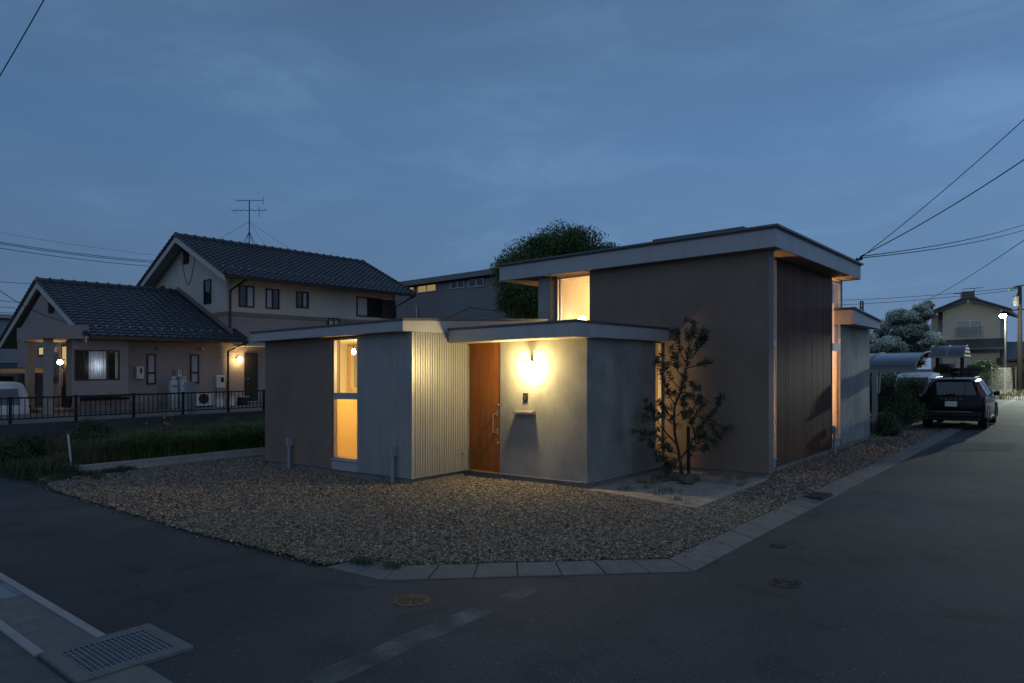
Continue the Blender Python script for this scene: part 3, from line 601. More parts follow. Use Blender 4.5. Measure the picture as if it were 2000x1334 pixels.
lamp_light('living_light', (13.6, 5.8, 1.4), 85, .12, col=(1, .64, .36)); lamp_light('living_light', (17.9, 5.9, 1.9), 150, .12, col=(1, .68, .38)); lamp_light('living_light', (17.9, 6.1, 3.7), 45, .12, col=(1, .66, .40))
tag(MB().box(9.9, 10.55, 13.0, 13.9, .15, .95).box(9.95, 10.3, 13.2, 13.5, .95, 1.2).build('cabinet', int_ply, bevel=.01), 'low wooden cabinet inside the room behind the tall left window', 'cabinet')
# ---------------------------------------------------------------- neighbour's two-wing house
N = empty('neighbour_house', (14.2, 27., .9), 'two storey neighbouring house with dark tiled roofs, porch and brick tile walls', 'house')
def np_(name, m, b, parent=None, bevel=0., smooth=False): return b.build(name, m, parent or N, bevel=bevel, smooth=smooth)
G = .88
UG = 14.27; VF = 27.; WB = 4.74
np_('lower_wall', siding_lo, MB().box(8.95, UG, VF, VF+.2, G, 3.6).box(UG, 23.25, VF+.02, VF+.22, G, WB).box(UG, UG+.2, VF+.22, 33.7, G, WB).box(23.05, 23.25, VF, 33.7, G, 6.2))
np_('gable_wall', siding_lo, MB().prism([(8.95, 27.2, G), (8.95, 34.1, G), (8.95, 34.1, 3.95), (8.95, 30.8, 5.52), (8.95, 27.2, 3.78)], (.2, 0, 0)))
np_('upper_wall', siding_up, MB().box(UG+.2, 23.25, VF, VF+.2, WB, 6.35).prism([(UG, VF, WB), (UG, 33.7, WB), (UG, 33.7, 6.3), (UG, 30.35, 8.0), (UG, VF, 6.3)], (.2, 0, 0)))
np_('band', band_m, MB().box(UG-.01, 23.25, VF-.02, VF+.05, WB-.16, WB).box(UG-.02, UG, VF-.02, 33.7, WB-.16, WB))
def tiled(name, u0, u1, vE, vR, wE, wR, nrow, far=True):
    """tiled gable roof, ridge along u"""
    b = MB(); du = .30; nu = int((u1-u0)/du*5); us = np.linspace(u0, u1, nu+1); half = vR-vE
    L = math.hypot(half, wR-wE); nz = math.cos(math.atan2(wR-wE, half)); nv = -math.sin(math.atan2(wR-wE, half))
    ph = (us-u0)/du*2*PI; prof = .03*np.clip(np.sin(ph), -.25, 1)
    for sgn in ((1, -1) if far else (1,)):
        for r in range(nrow):
            t0, t1 = r/nrow, (r+1)/nrow; i0 = len(b.v)
            for t, lift in ((t0, .0), (t0, .048), (t1, .012)):
                for u, p in zip(us, prof):
                    h = lift+(p if lift else 0)*(1 if t == t0 else .8)
                    v = vE+half*t+nv*h; w = wE+(wR-wE)*t+nz*h
                    if sgn < 0: v = 2*vR-v
                    b.v.append((u, v, w))
            n1 = len(us)
            for a in (0, 1):
                for k in range(nu): q = [i0+a*n1+k, i0+a*n1+k+1, i0+(a+1)*n1+k+1, i0+(a+1)*n1+k]; b.q.append(q)
    o = np_(name, tile_roof, b)
    # board underneath
    b = MB(); th = .10
    b.prism([(u0+.03, vE+.02, wE-.02), (u0+.03, vR, wR-.02), (u0+.03, 2*vR-vE-.02, wE-.02), (u0+.03, 2*vR-vE-.02, wE-.02-th), (u0+.03, vR, wR-.02-th), (u0+.03, vE+.02, wE-.02-th)], (u1-u0-.06, 0, 0))
    np_('soffit', soffit_n, b, o)
    b = MB(); e = .02
    for uu in (u0, u1-.03): b.prism([(uu, vE, wE-.03), (uu, vR, wR-.03), (uu, 2*vR-vE, wE-.03), (uu, 2*vR-vE, wE-.26), (uu, vR, wR-.28), (uu, vE, wE-.26)], (.03, 0, 0))
    np_('verge_board', verge_m, b, o)
    b = MB(); b.tube([(u0-.04, vR, wR+.04), (u1+.04, vR, wR+.04)], .10, 10)
    k = u0
    while k < u1: b.tube([(k, vR, wR+.05), (k+.06, vR, wR+.05)], .125, 10); k += .42
    for sgn in (1, -1):
        for r in range(nrow):
            t0, t1 = r/nrow, (r+1.12)/nrow
            for uu in (u0, u1):
                p = [(uu, vE+half*t if sgn > 0 else 2*vR-vE-half*t, wE+(wR-wE)*t+.05+l) for t, l in ((t0, .03), (t1, -.01))]; b.tube(p, [.085, .065], 7)
    np_('ridge_tiles', tile_cap, b, o)
    return o
soffit_n = mat('soffit_white', (.42, .38, .32), .85, var=.06)
R1 = tiled('roof', 13.7, 23.8, 26.06, 30.3, 6.10, 8.2, 17)
R2 = tiled('roof', 8.81, UG+.35, 26.1, 31.2, 3.52, 5.86, 20)
# snow guards
for R, u0, u1, v, w, n in ((R1, 14, 23.5, 26.06+4.24*.17, 6.1+2.1*.17+.1, 26), (R2, 9.3, 14.2, 26.1+5.1*.12, 3.52+2.34*.12+.1, 14)):
    for k in range(n): a = u0+(u1-u0)*k/(n-1); np_('snow_guard', pipe_m, MB().box(a, a+.05, v, v+.02, w-.03, w+.03), R)
np_('flashing', pinkflash, MB().prism([(UG-.10, 26.5, 3.80), (UG-.10, 31.2, 5.96), (UG-.10, 31.2, 6.10), (UG-.10, 26.5, 3.94)], (.10, 0, 0)))
# gutters and downpipes
b = MB(); b.box(13.7, 23.8, 25.96, 26.06, 5.98, 6.10); b.tube([(14.6, 26.0, 5.98), (14.4, 26.9, 5.6), (14.4, 26.93, 3.9)], .045, 8); b.tube([(23.6, 26.0, 5.98), (23.15, 26.8, 5.5), (23.15, 26.9, 2)], .045, 8)
b.tube([(14.35, 26.93, 3.9), (14.55, 26.0, 3.35)], .05, 8); b.box(8.9, 14.7, 26.0, 26.1, 3.40, 3.52); b.tube([(14.62, 26.05, 3.4), (14.3, 26.9, 3.1), (14.3, 26.93, G)], .045, 8)
np_('gutter', brown_fr, b)
def nwin(px0, px1, py0, py1, V=VF, curt=(.25, 1), sp=True, cm=None, warm=False):
    u0, t0 = on_v(px0, V); u1, t1 = on_v(px1, V); t = (t0+t1)/2; wt, wb = lev((px0+px1)/2, py0, t), lev((px0+px1)/2, py1, t)
    f = window(u0, u1, V-.05, 0, wb, wt, 'v', [('v', (u0+u1)/2)] if sp is True else (sp or []), fr=.05, dep=.06, gm=win_warm if warm else dark_glass, fm=brown_fr, parent=N)
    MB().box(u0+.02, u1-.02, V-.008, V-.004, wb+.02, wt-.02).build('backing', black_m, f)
    if curt: drape(MB(), (u0+(u1-u0)*curt[0]+.05, V-.016), (u0+(u1-u0)*curt[1]-.05, V-.016), wb+.06, wt-.06, 18, .006).build('curtain', curtain_w, f)
    return f
nwin(466, 496, 558, 600, curt=(.5, 1)); nwin(518.7, 545, 564.3, 603.4, curt=(0, .5)); nwin(578, 602.4, 569.7, 601.8, curt=(.5, .85)); nwin(696, 744, 581, 619, curt=(0, .45)); nwin(640, 662.6, 621, 642, curt=(0, 1))
u0, t0 = on_v(744, VF); u1, t1 = on_v(770.5, VF); np_('shutter_box', ventm, MB().box(u0, u1, VF-.08, VF, lev(757, 621, t0), lev(757, 585, t0)))
nwin(286, 304, 691, 751, curt=(0, 1), sp=[(2.2, 2.27)]); nwin(371, 388, 692, 749, curt=(0, 1), sp=[(2.2, 2.27)])
# gable windows
def gwin(px0, px1, py0, py1, U=UG, m=None, split=True, name='window', warm=False):
    v0, t0 = on_u(px1, U); v1, t1 = on_u(px0, U); t = (t0+t1)/2; wt, wb = lev((px0+px1)/2, py0, t), lev((px0+px1)/2, py1, t)
    f = window(U-.05, 0, v0, v1, wb, wt, 'u', None, fr=.05, dep=.06, gm=m or dark_glass, fm=brown_fr, parent=N)
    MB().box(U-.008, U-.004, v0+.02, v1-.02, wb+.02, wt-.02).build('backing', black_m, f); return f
gwin(399.4, 412.9, 546, 593.4)
def louvre(px0, px1, py0, py1, U):
    v0, t = on_u(px1, U); v1, _ = on_u(px0, U); wt, wb = lev(px0, py0, t), lev(px0, py1, t); b = MB().box(U-.03, U, v0, v1, wb, wt)
    n = 9
    for k in range(n): w = wb+(wt-wb)*k/n; b.box(U-.05, U-.03, v0, v1, w, w+.02)
    np_('vent_louvre', ventm, b)
louvre(359, 369.5, 483, 514.5, UG); louvre(96, 106.5, 588, 610, 8.95)
np_('hanging_wire', wire_m, MB().tube([(UG-.03, on_u(355+28*k/14., UG)[0], lev(370, 487+60*math.sin(PI*k/14), 29.)) for k in range(15)], .012, 4))
gwin(76.5, 89.5, 676.5, 695, 8.95, win_warm); gwin(315, 322, 559, 568, UG); 
# bay window
bb = np_('bay_window', siding_lo, MB().box(8.5, 10.3, 26.45, 27.0, 1.42, 1.98).box(8.5, 10.3, 26.45, 27.0, 3.05, 3.42).box(8.5, 8.58, 26.47, 27, 1.98, 3.05).box(10.02, 10.3, 26.45, 27, 1.98, 3.05))
np_('bay_roof', verge_m, MB().box(8.38, 10.4, 26.35, 27.0, 3.42, 3.47), bb)
window(8.58, 10.02, 26.46, 0, 1.98, 3.05, 'v', [('v', 8.86), ('v', 9.62)], fr=.05, dep=.06, gm=dark_glass, fm=brown_fr, parent=N)
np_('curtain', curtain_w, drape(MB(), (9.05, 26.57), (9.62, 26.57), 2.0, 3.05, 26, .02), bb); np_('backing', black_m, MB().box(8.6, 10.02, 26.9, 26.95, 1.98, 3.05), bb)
np_('foundation', plinth_m, MB().box(8.93, 23.27, VF-.03, VF, G-.4, G+.28).box(8.92, 8.95, VF, 34.1, G-.4, G+.28)); np_('foundation_vent', ventm, MB().box(8.9, 10.5, 26.9, 26.97, 1.28, 1.36))
# porch canopy and posts
pc = np_('porch_canopy', siding_lo, MB().box(7.62, 8.93, 26.2, 29.1, 3.41, 3.87)); np_('porch_ceiling', soffit_n, MB().box(7.64, 8.93, 26.22, 29.08, 3.40, 3.408), pc)
for v in (26.45, 28.35): np_('porch_post', siding_lo, MB().box(7.72, 7.95, v, v+.23, G, 3.40))
# porch door with lit glass, wall lamps
v0, _ = on_u(141, 8.95); v1, _ = on_u(124, 8.95)
dd = np_('front_door', brown_fr, MB().box(8.88, 8.94, v0, v1, G+.15, 3.3)); np_('door_glass', win_warm, MB().box(8.872, 8.88, v0+.12, v0+.75, 2.62, 3.22), dd); np_('handle', chrome, MB().tube([(8.83, v0+.6, 1.8), (8.83, v0+.6, 2.4)], .015, 6), dd)
np_('step', kerbc, MB().box(7.9, 8.93, 27.3, 30, G, G+.12)); np_('louvre_window', dark_glass, MB().box(8.9, 8.94, on_u(116.5, 8.95)[0], on_u(105.5, 8.95)[0], 1.9, 3.0))
vl = on_u(116, 8.7)[0]; wl = 2.62
ll = np_('porch_lamp', brown_fr, MB().box(8.78, 8.95, vl-.02, vl+.02, wl+.1, wl+.14)); np_('globe', porch_glow, MB().ball((8.72, vl, wl+.03), .085, 24, 14), ll, smooth=True)
np_('bell_chime', verge_m, MB().box(8.9, 8.95, on_u(110, 8.95)[0]-.08, on_u(110, 8.95)[0]+.08, 3.05, 3.25))
ul = on_v(467.5, 26.85)[0]; tl = on_v(467.5, 26.85)[1]; wl2 = lev(467.5, 702, tl)
ll = np_('back_door_lamp', brown_fr, MB().box(ul-.05, ul+.05, 26.9, 27.0, wl2-.03, wl2+.1)); np_('globe', porch_glow, MB().ball((ul, 26.82, wl2), .095, 24, 14), ll, smooth=True)
ud0, t = on_v(477.6, VF); ud1, _ = on_v(502.4, VF); dd = np_('back_door', brown_fr, MB().box(ud0, ud1, VF-.05, VF+.02, 1.0, 3.05)); np_('door_panel', ventm, MB().box(ud0+.06, ud1-.06, VF-.056, VF-.05, 1.12, 2.95), dd); np_('handle', chrome, MB().box(ud0+.06, ud0+.16, VF-.1, VF-.08, 1.95, 1.98), dd)
np_('step', kerbc, MB().box(ud0-.3, ud1+.3, 26.2, VF-.03, G, G+.14)); np_('door_hood', verge_m, MB().box(14.6, 18.2, 26.3, 27.0, 3.30, 3.36))
for px in (309, 392): u, t = on_v(px, VF); np_('vent_hood', pipe_m, MB().ball((u, VF-.02, lev(px, 681, t)), .13, 12, 6, .6))
# meters
for (px0, px1, py0, py1) in ((263, 277, 716, 740), (343, 351, 723, 737), (419, 436, 733.5, 757.5)):
    u0, t = on_v(px0, VF); u1, _ = on_v(px1, VF); wb, wt = lev(px0, py1, t), lev(px0, py0, t)
    m_ = np_('meter_box' if px0 < 400 else 'water_heater', white_p, MB().box(u0, u1, VF-.18, VF, wb, wt), bevel=.01); np_('meter_face' if px0 < 400 else 'exhaust', black_m, MB().box(u0+(u1-u0)*.45, u1-.06, VF-.187, VF-.18, wb+(wt-wb)*.45, wt-(wt-wb)*.15), m_)
    if px0 > 400: np_('heater_pipes', white_p, MB().tube([(u0+.1, VF-.1, wb), (u0+.1, VF-.1, 1.0)], .025, 6).tube([(u0+.22, VF-.1, wb), (u0+.22, VF-.1, 1.0)], .025, 6), m_)
_l = lamp_light('bay_light', (9.35, 26.78, 2.5), 5, .05, (.85, .92, 1.))
# ---------------------------------------------------------------- things in the neighbour's yard
def cylinder_tank(px, label):
    u, t = on_v(px, 26.4); e = empty('gas_cylinder', (u, 26.4, G), label, 'gas cylinder', 'gas cylinders by the neighbour wall')
    MB().lathe((u, 26.4, G), [(.13, 0), (.17, .05), (.17, .95), (.14, 1.06), (.06, 1.12), (.05, 1.2)], 20).build('tank', cyl_m, e, smooth='auto'); MB().lathe((u, 26.4, G+1.12), [(.11, .0), (.11, .1)], 16).build('collar', cyl_m, e)
    MB().box(u-.08, u+.08, 26.225, 26.235, G+.82, G+.88).build('band_mark', blue_m, e)
    MB().tube([(u, 26.4, G+1.2), (u+.05, 26.5, G+1.5), (u+.2, 26.8, G+1.55)], .015, 6).build('hose', black_m, e)
cylinder_tank(338, 'left one of the two grey gas cylinders behind the railing'); cylinder_tank(357, 'right gas cylinder, nearest the tall dark post')
def ac(px0, px1, label):
    u0, t = on_v(px0, 26.4); u1, _ = on_v(px1, 26.4); e = empty('air_conditioner_unit', (u0, 26.4, G), label, 'air conditioner')
    MB().box(u0, u1, 26.35, 26.65, G+.05, G+.6).build('casing', white_p, e, bevel=.01); MB().lathe(((u0+u1)/2-.05, 26.335, G+.33), [(.2, 0), (.2, .015)], 20, 1).build('fan_grille', ventm, e)
    MB().box(u0+.05, u0+.1, 26.35, 26.65, G, G+.05).box(u1-.1, u1-.05, 26.35, 26.65, G, G+.05).build('feet', black_m, e)
ac(382, 416, 'white outdoor air conditioner unit beside the post behind the railing')
for px, l in ((428, 'pale storage tub nearest the air conditioner unit'), (450, 'pale storage tub below the drainpipe'), (474, 'dark lidded tub beside the back door step')):
    u, t = on_v(px, 26.3); e = empty('storage_tub', (u, 26.3, G), l, 'tub', 'tubs along the neighbour wall')
    MB().prism([(u-.16, 26.15, G), (u+.16, 26.15, G), (u+.16, 26.45, G), (u-.16, 26.45, G)], (0, 0, .34)).build('tub', white_p if px < 470 else ventm, e, bevel=.02); MB().box(u-.19, u+.19, 26.12, 26.48, G+.34, G+.38).build('lid', cyl_m, e)
# boundary: retaining wall and railing
o = MB().box(3.7, 27, 18.9, 19.15, -.4, 1.02).build('retaining_wall', dkblock); tag(o, 'dark block retaining wall under the black railing', 'retaining wall')
fe = empty('railing', (10, 19.02, 1.0), 'black metal railing of thin upright bars in front of the neighbouring house', 'railing')
for px in (-60, 20, 148.5, 261, 357.5, 445.8, 515, 590): u = on_v(px, 19.)[0]; MB().box(u-.028, u+.028, 18.97, 19.03, 1.0, 1.66).build('post', black_m, fe)
MB().box(2.9, 16.5, 18.98, 19.02, 1.60, 1.64).box(2.9, 16.5, 18.985, 19.015, 1.12, 1.15).build('rail', black_m, fe)
b = MB(); u = 2.95
while u < 16.4: b.box(u-.008, u+.008, 18.992, 19.008, 1.15, 1.60); u += .115
b.build('bars', black_m, fe)
u, t = on_v(370, 19.4); tag(MB().box(u-.1, u+.12, 19.3, 19.5, .2, lev(370, 745, t)).build('square_post', pole_m), 'tall square grey post standing behind the railing by the gas cylinders', 'post')
# antenna on the ridge
def yagi(b, c, L, n, ax, el=.35):
    x, y, z = c; dx, dy = ax; b.tube([(x-dx*L/2, y-dy*L/2, z), (x+dx*L/2, y+dy*L/2, z)], .013, 5)
    for k in range(n): t = -.5+k/(n-1); e = el*(1-.4*k/n); cx, cy = x+dx*L*t, y+dy*L*t; b.tube([(cx+dy*e, cy-dx*e, z+.02), (cx-dy*e, cy+dx*e, z+.02)], .007, 4)
ua = 17.15; an = empty('roof_antenna', (ua, 30.3, 8.2), 'tall television antenna mast on the neighbouring roof ridge', 'antenna')
tA = UY*ua+UX*30.3; top = lev(480, 392, tA)
MB().tube([(ua, 30.3, 8.2), (ua, 30.3, top)], .024, 6).tube([(ua, 30.3, 8.9), (ua-.35, 30.3, 8.25)], .012, 5).tube([(ua, 30.3, 8.9), (ua+.35, 30.3, 8.25)], .012, 5).tube([(ua, 30.3, 8.9), (ua, 29.9, 8.1)], .012, 5).tube([(ua, 30.3, 8.9), (ua, 30.8, 8.1)], .012, 5).build('mast', black_m, an)
b = MB(); yagi(b, (ua+.0, 30.3, top+.0), 1.25, 9, (UX, -UY), .22); b.tube([(ua+.42, 29.8, top-.2), (ua+.42, 29.8, top+.2)], .012, 4); b.build('upper_aerial', black_m, an)
b = MB(); yagi(b, (ua, 30.3, lev(480, 411, tA)), 1.6, 6, (UX, -UY), .5); b.tube([(ua+.3, 29.95, lev(480, 402, tA)), (ua+.3, 29.95, lev(480, 425, tA))], .012, 4); b.build('lower_aerial', black_m, an)
b = MB()
for q in ((ua-1.6, 30.3, 8.25), (ua+2.4, 30.3, 8.25), (ua+.2, 28.4, 7.3)): b.tube([(ua, 30.3, top-1.0), q], .006, 4)
b.build('guy_wires', wire_m, an)
# ---------------------------------------------------------------- buildings behind
Fk = empty('factory_building', (34, 34, 0), 'long grey metal sided workshop with high strip windows behind the houses', 'factory')
MB().prism([(34, 26.9, 0), (34, 75, 0), (34, 75, 8.4), (34, 26.9, 8.4)], (14, 0, 0)).build('wall', factory_m, Fk)
MB().box(33.6, 48, 26.5, 75, 8.5, 8.86).build('roof_edge', factory_m, Fk); MB().box(33.85, 48, 26.7, 75, 8.38, 8.5).build('gutter', ventm, Fk)
for a, c, y0, y1, warm in ((783, 810, 562, 577, 1), (816, 853, 557, 573, 1), (881, 908, 550, 565, 0), (916, 946, 546, 562, 0)):
    v1, t = on_u(a, 34); v0, _ = on_u(c, 34); wt, wb = lev((a+c)/2, y0, t), lev((a+c)/2, y1, t)
    f = window(33.93, 0, v0, v1, wb, wt, 'u', [('v', (v0+v1)/2)], fr=.07, dep=.07, gm=fact_warm if warm else dark_glass, parent=Fk)
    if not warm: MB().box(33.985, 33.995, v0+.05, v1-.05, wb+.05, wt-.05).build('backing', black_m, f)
v = on_u(816, 34)[0]; MB().tube([(33.9, v, 2), (33.9, v, 7.0)], .06, 6).build('downpipe', alu, Fk); MB().prism([(33.97, y, 4.8+.0*y) for y in (27, 41)]+[(33.97, 41, 4.84), (33.97, 27, 4.84)], (.03, 0, 0)).build('rib', ventm, Fk)
s = empty('metal_shed', (9, 45, .8), 'pale corrugated metal building at the far left behind the parked van', 'shed')
b = MB(); b.box(-14, 12.2, 44, 52, .5, 5.3)
for k in range(110): b.box(-14+k*.235, -13.9+k*.235, 43.97, 44, .5, 5.3)
b.build('wall', shed_m, s); MB().box(-14.3, 12.5, 43.7, 52, 5.3, 5.5).build('roof', fascia_m, s)
f = window(9.0, 12, 43.9, 0, 1.8, 3.0, 'v', [('v', 10.4)], fr=.06, gm=dark_glass, parent=s)
cb = empty('carport_frame', (6, 30, .9), 'open carport beam spanning over the parked van at left', 'carport')
MB().box(2.0, 8.8, 29.6, 29.75, 2.28, 2.45).box(2, 2.12, 29.6, 29.75, .9, 2.3).build('beam', beige, cb); MB().box(4, 8.9, 34.3, 34.4, 1.0, 2.15).box(4, 8.9, 34.3, 34.4, 2.15, 2.2).build('screen', beige, cb)
MB().box(2.0, 8.8, 29.6, 34.3, 2.45, 2.48).build('sheet_roof', poly_m, cb)
# ---------------------------------------------------------------- young tree in front of the brown wall
def young_tree():
    e = empty('young_banksia', (11.9, 5.72, .05), 'slender young tree with whorled narrow leaves in front of the brown wall', 'tree')
    D = 12.75; B = MB(lambda p: p); tips = []
    br = [((1334, 940), (1329, 905), (1326, 885), (1318, 850), (1316, 815), (1318, 790), (1330, 765), (1335, 740), (1342, 715), (1344, 690)),
      ((1330, 765), (1312, 742), (1300, 715)), ((1318, 790), (1308, 775), (1303, 755)), ((1342, 715), (1330, 692), (1325, 665), (1322, 642)), ((1335, 740), (1322, 722), (1315, 700), (1312, 680)),
      ((1344, 690), (1352, 665), (1358, 642), (1354, 628)), ((1344, 700), (1365, 682), (1378, 664), (1376, 655)), ((1344, 690), (1346, 665), (1340, 645)), ((1350, 700), (1360, 690), (1362, 672), (1370, 650)),
      ((1344, 718), (1362, 714), (1380, 708)), ((1335, 740), (1350, 748), (1358, 757)), ((1325, 775), (1305, 762), (1291, 732), (1284, 700)), ((1330, 765), (1345, 768), (1352, 775)),
      ((1330, 895), (1345, 875), (1358, 850), (1372, 830), (1385, 815), (1400, 798)), ((1358, 850), (1350, 830), (1346, 806)), ((1372, 830), (1394, 836), (1405, 855)), ((1385, 815), (1403, 792), (1408, 772)), ((1350, 830), (1362, 805), (1380, 785)),
      ((1390, 820), (1405, 832), (1424, 838)), ((1345, 875), (1368, 878), (1384, 874)), ((1332, 915), (1345, 900), (1360, 866), (1378, 848)), ((1360, 866), (1385, 858), (1398, 866)), ((1346, 806), (1360, 790), (1366, 775)),
      ((1322, 868), (1305, 850), (1290, 832), (1276, 848), (1260, 845), (1240, 843)), ((1316, 830), (1298, 815), (1277, 806), (1264, 795)), ((1305, 850), (1292, 868), (1281, 893)), ((1326, 900), (1305, 893), (1288, 900)), ((1326, 890), (1312, 880), (1300, 873)),
      ((1290, 832), (1284, 820), (1272, 812)), ((1276, 848), (1268, 858), (1272, 872)), ((1316, 815), (1330, 806), (1340, 812)), ((1298, 815), (1300, 800), (1292, 790)), ((1326, 890), (1318, 905), (1310, 915)), ((1305, 893), (1300, 908), (1312, 912)), ((1346, 810), (1336, 795), (1334, 782)), ((1277, 806), (1268, 815), (1258, 812))]
    for n, pl in enumerate(br):
        sd = random.uniform(-.5, .5) if n else 0; m = len(pl); P = []
        for k, (x, y) in enumerate(pl):
            d = D+(sd*(k/(m-1)) if n else 0); P.append(Vector(sight(x, y, d)))
        r0 = .032 if n == 0 else (.015 if m > 4 else .008)
        fine = []
        for k in range(m-1):
            for j in range(4):
                t = j/4; fine.append(P[k].lerp(P[k+1], t))
        fine.append(P[-1]); N_ = len(fine)
        for k in range(1, N_-1): fine[k] = fine[k]*.5+(fine[k-1]+fine[k+1])*.25
        B.tube(fine, [r0*(1-.8*k/N_)+.002 for k in range(N_)], 7)
        s = 0 if n else int(N_*.5)
        st = int(N_*.45) if n else int(N_*.55)
        for k in range(st, N_): tips.append((fine[k], (fine[min(k+1, N_-1)]-fine[k-1])))
        for _ in range(4 if m > 3 else 2):                            # side twigs
            k = random.randint(max(1, int(N_*.4)), N_-1); a = fine[k]; dr = Vector((random.gauss(0, 1), random.gauss(0, 1), random.gauss(.5, .7))).normalized()*random.uniform(.06, .17)
            B.tube([a, a+dr*.5, a+dr], [.005, .004, .003], 5); tips.append((a+dr, dr)); tips.append((a+dr*.6, dr))
    B.build('trunk', bark, e, smooth=True)
    Pp, Dd = [], []
    for p, d in tips:
        d = Vector(d).normalized(); a = d.cross(Vector((.3, .2, 1))).normalized(); c = d.cross(a); n = random.randint(6, 11)
        for j in range(n):
            t = 2*PI*(j+random.random()*.5)/n; Pp.append(tuple(p+d*random.uniform(-.02, .02))); Dd.append(tuple(d*random.uniform(.1, .9)+(a*math.cos(t)+c*math.sin(t))))
    Pp, Dd = np.array(Pp), np.array(Dd); V, Fq = leaf_quads(Pp, rng.uniform(.07, .125, len(Pp)), rng.uniform(.022, .034, len(Pp)), dirs=Dd)
    npmesh('crown', V, Fq, leaf_d, e, tone=np.repeat(rng.uniform(0, 1, len(Pp)), 5))
    MB().tube([(12.02, 5.66, .03), (12.0, 5.66, 1.02)], [.035, .033], 8).build('stake', black_m, e)
young_tree()
for k, (px, py, r) in enumerate(((1320, 938, .13), (1341, 944, .16), (1358, 938, .08), (1307, 932, .09), (1299, 940, .06))):
    u, v = gnd(px, py, .05); V = MB().ball((0, 0, 0), r, 10, 7, .7); c = gp((u, v, .05)); W = np.array(V.v); W *= 1+rng.normal(0, .13, (len(W), 1)); W[:, 2] += r*.35
    b = MB(lambda p, c=c: (p[0]+c[0], p[1]+c[1], p[2]+c[2])); b.v = [tuple(p) for p in W]; b.q = V.q; 
    tag(b.build('rock', rock_m), ['squat brown rock left of the young tree trunk', 'biggest pointed rock right in front of the young tree trunk', 'small pale rock to the right of the tree trunk', 'dark rock at the far left of the tree trunk', 'smallest low stone in front of the dark rock'][k], 'rock', 'rocks round the tree trunk')
def grass(name, label, pts, H, W, lean, m, cat='grass', tone=None):
    V, Fq = blades(GP(pts), H, W, lean); n = len(pts); o = npmesh(name, V, Fq, m, tone=np.repeat(rng.uniform(0, 1, n), 8)); return tag(o, label, cat, kind='stuff')
def scat(n, poly, w=.0, clump=0., cl=.08):
    xs = [p[0] for p in poly]; ys = [p[1] for p in poly]
    p = rng.uniform((min(xs), min(ys)), (max(xs), max(ys)), (n, 2))
    if clump: c = rng.uniform((min(xs), min(ys)), (max(xs), max(ys)), (int(n*clump)+1, 2)); p = c[rng.integers(0, len(c), n)]+rng.normal(0, cl, (n, 2))
    p = p[in_poly(p, poly)]; return np.concatenate([p, np.full((len(p), 1), w)], 1)
bed = [(9.55, 4.42), (12.7, 4.55), (12.7, 6.5), (9.95, 6.45)]
p = scat(1500, bed, .045, .02, .07); grass('sparse_grass', 'thin tufts of grass on the sandy planting bed', p, rng.uniform(.03, .11, len(p)), .006, .8, leaf_dry)
# planted strip beside the yard
tag(MB().box(5.34, 5.48, 16.2, 16.34, -.1, .225).box(5.48, 13.5, 16.2, 16.32, -.1, .225).box(5.34, 5.46, 16.34, 18.8, -.1, .20).build('block_edging', block_m, bevel=.006), 'low pale concrete block edging along the planted strip', 'edging')
sheet('garden_soil', [(4.45, 16.5), (5.34, 16.34), (5.34, 16.33), (14, 16.33), (14, 18.9), (4.2, 18.9)], .06, soil, .3)
strip = [(6.6, 16.4), (13.5, 16.4), (13.5, 17.7), (6.4, 17.7)]
p = scat(30000, strip, .06, .012, .14); H = rng.uniform(.35, .85, len(p))*(1-.15*np.abs(np.sin(p[:, 0]*1.3)))
grass('long_grass', 'long bright green arching grass filling the bed behind the block edging', p, H, .014, 1.15, leaf_g)
p = scat(7000, [(5.5, 16.4), (6.9, 16.4), (6.7, 18.5), (5.2, 18.5)], .06, .02, .14); grass('weeds', 'dark thin weeds at the street end of the planted bed', p, rng.uniform(.25, .75, len(p)), .010, .8, leaf_dry)
p = scat(5000, [(4.4, 16.3), (5.3, 15.9), (5.3, 18.6), (4.3, 18.6)], .03, .012, .12); grass('verge_weeds', 'low dark weeds along the edge of the left road', p, rng.uniform(.08, .4, len(p)), .009, .9, leaf_b)
p = scat(4200, [(4.6, 15.6), (6.4, 15.95), (6.4, 16.2), (5.2, 16.25), (4.5, 16.2)], .02, .02, .06); grass('verge_grass', 'low grass growing at the foot of the block edging', p, rng.uniform(.04, .14, len(p)), .008, .9, leaf_b)
q = np.concatenate([np.array([gnd(x, y, .04) for x, y in zip(rng.normal(c, 12, 260), rng.normal(yc, 3, 260))]) for c, yc in ((715, 1099), (765, 1106), (700, 1095))]); p = np.concatenate([q, np.full((len(q), 1), .03)], 1)
grass('kerb_grass', 'small dark grass tuft growing between gravel and front kerb', p, rng.uniform(.02, .06, len(p)), .005, .8, leaf_b)
q = np.concatenate([np.array([gnd(x, y, .04) for x, y in zip(rng.normal(c, 5, 160), rng.normal(yc, 1.2, 160))]) for c, yc in ((190, 934), (237, 922), (405, 897), (475, 888))]); p = np.concatenate([q, np.full((len(q), 1), .03)], 1)
grass('edging_tufts', 'dark tufts sprouting at the foot of the concrete block edging', p, rng.uniform(.06, .2, len(p)), .007, .9, leaf_b)
def plantmass():
    p = scat(7000, [(8.8, 16.4), (13.5, 16.4), (13.5, 18.4), (8.8, 17.6)], .06, .008, .2); grass('arching_grass', 'paler taller arching clumps rising among the long grass', p, rng.uniform(.4, .9, len(p)), .018, 1.5, leaf_g)
plantmass()
p = scat(9000, [(6.2, 16.4), (13.5, 16.4), (13.5, 18.8), (6.0, 18.8)], .06, .01, .16); grass('seed_stalks', 'thin dull brown green stalks mixed through the long grass', p, rng.uniform(.4, 1.0, len(p)), .007, .9, leaf_dry)
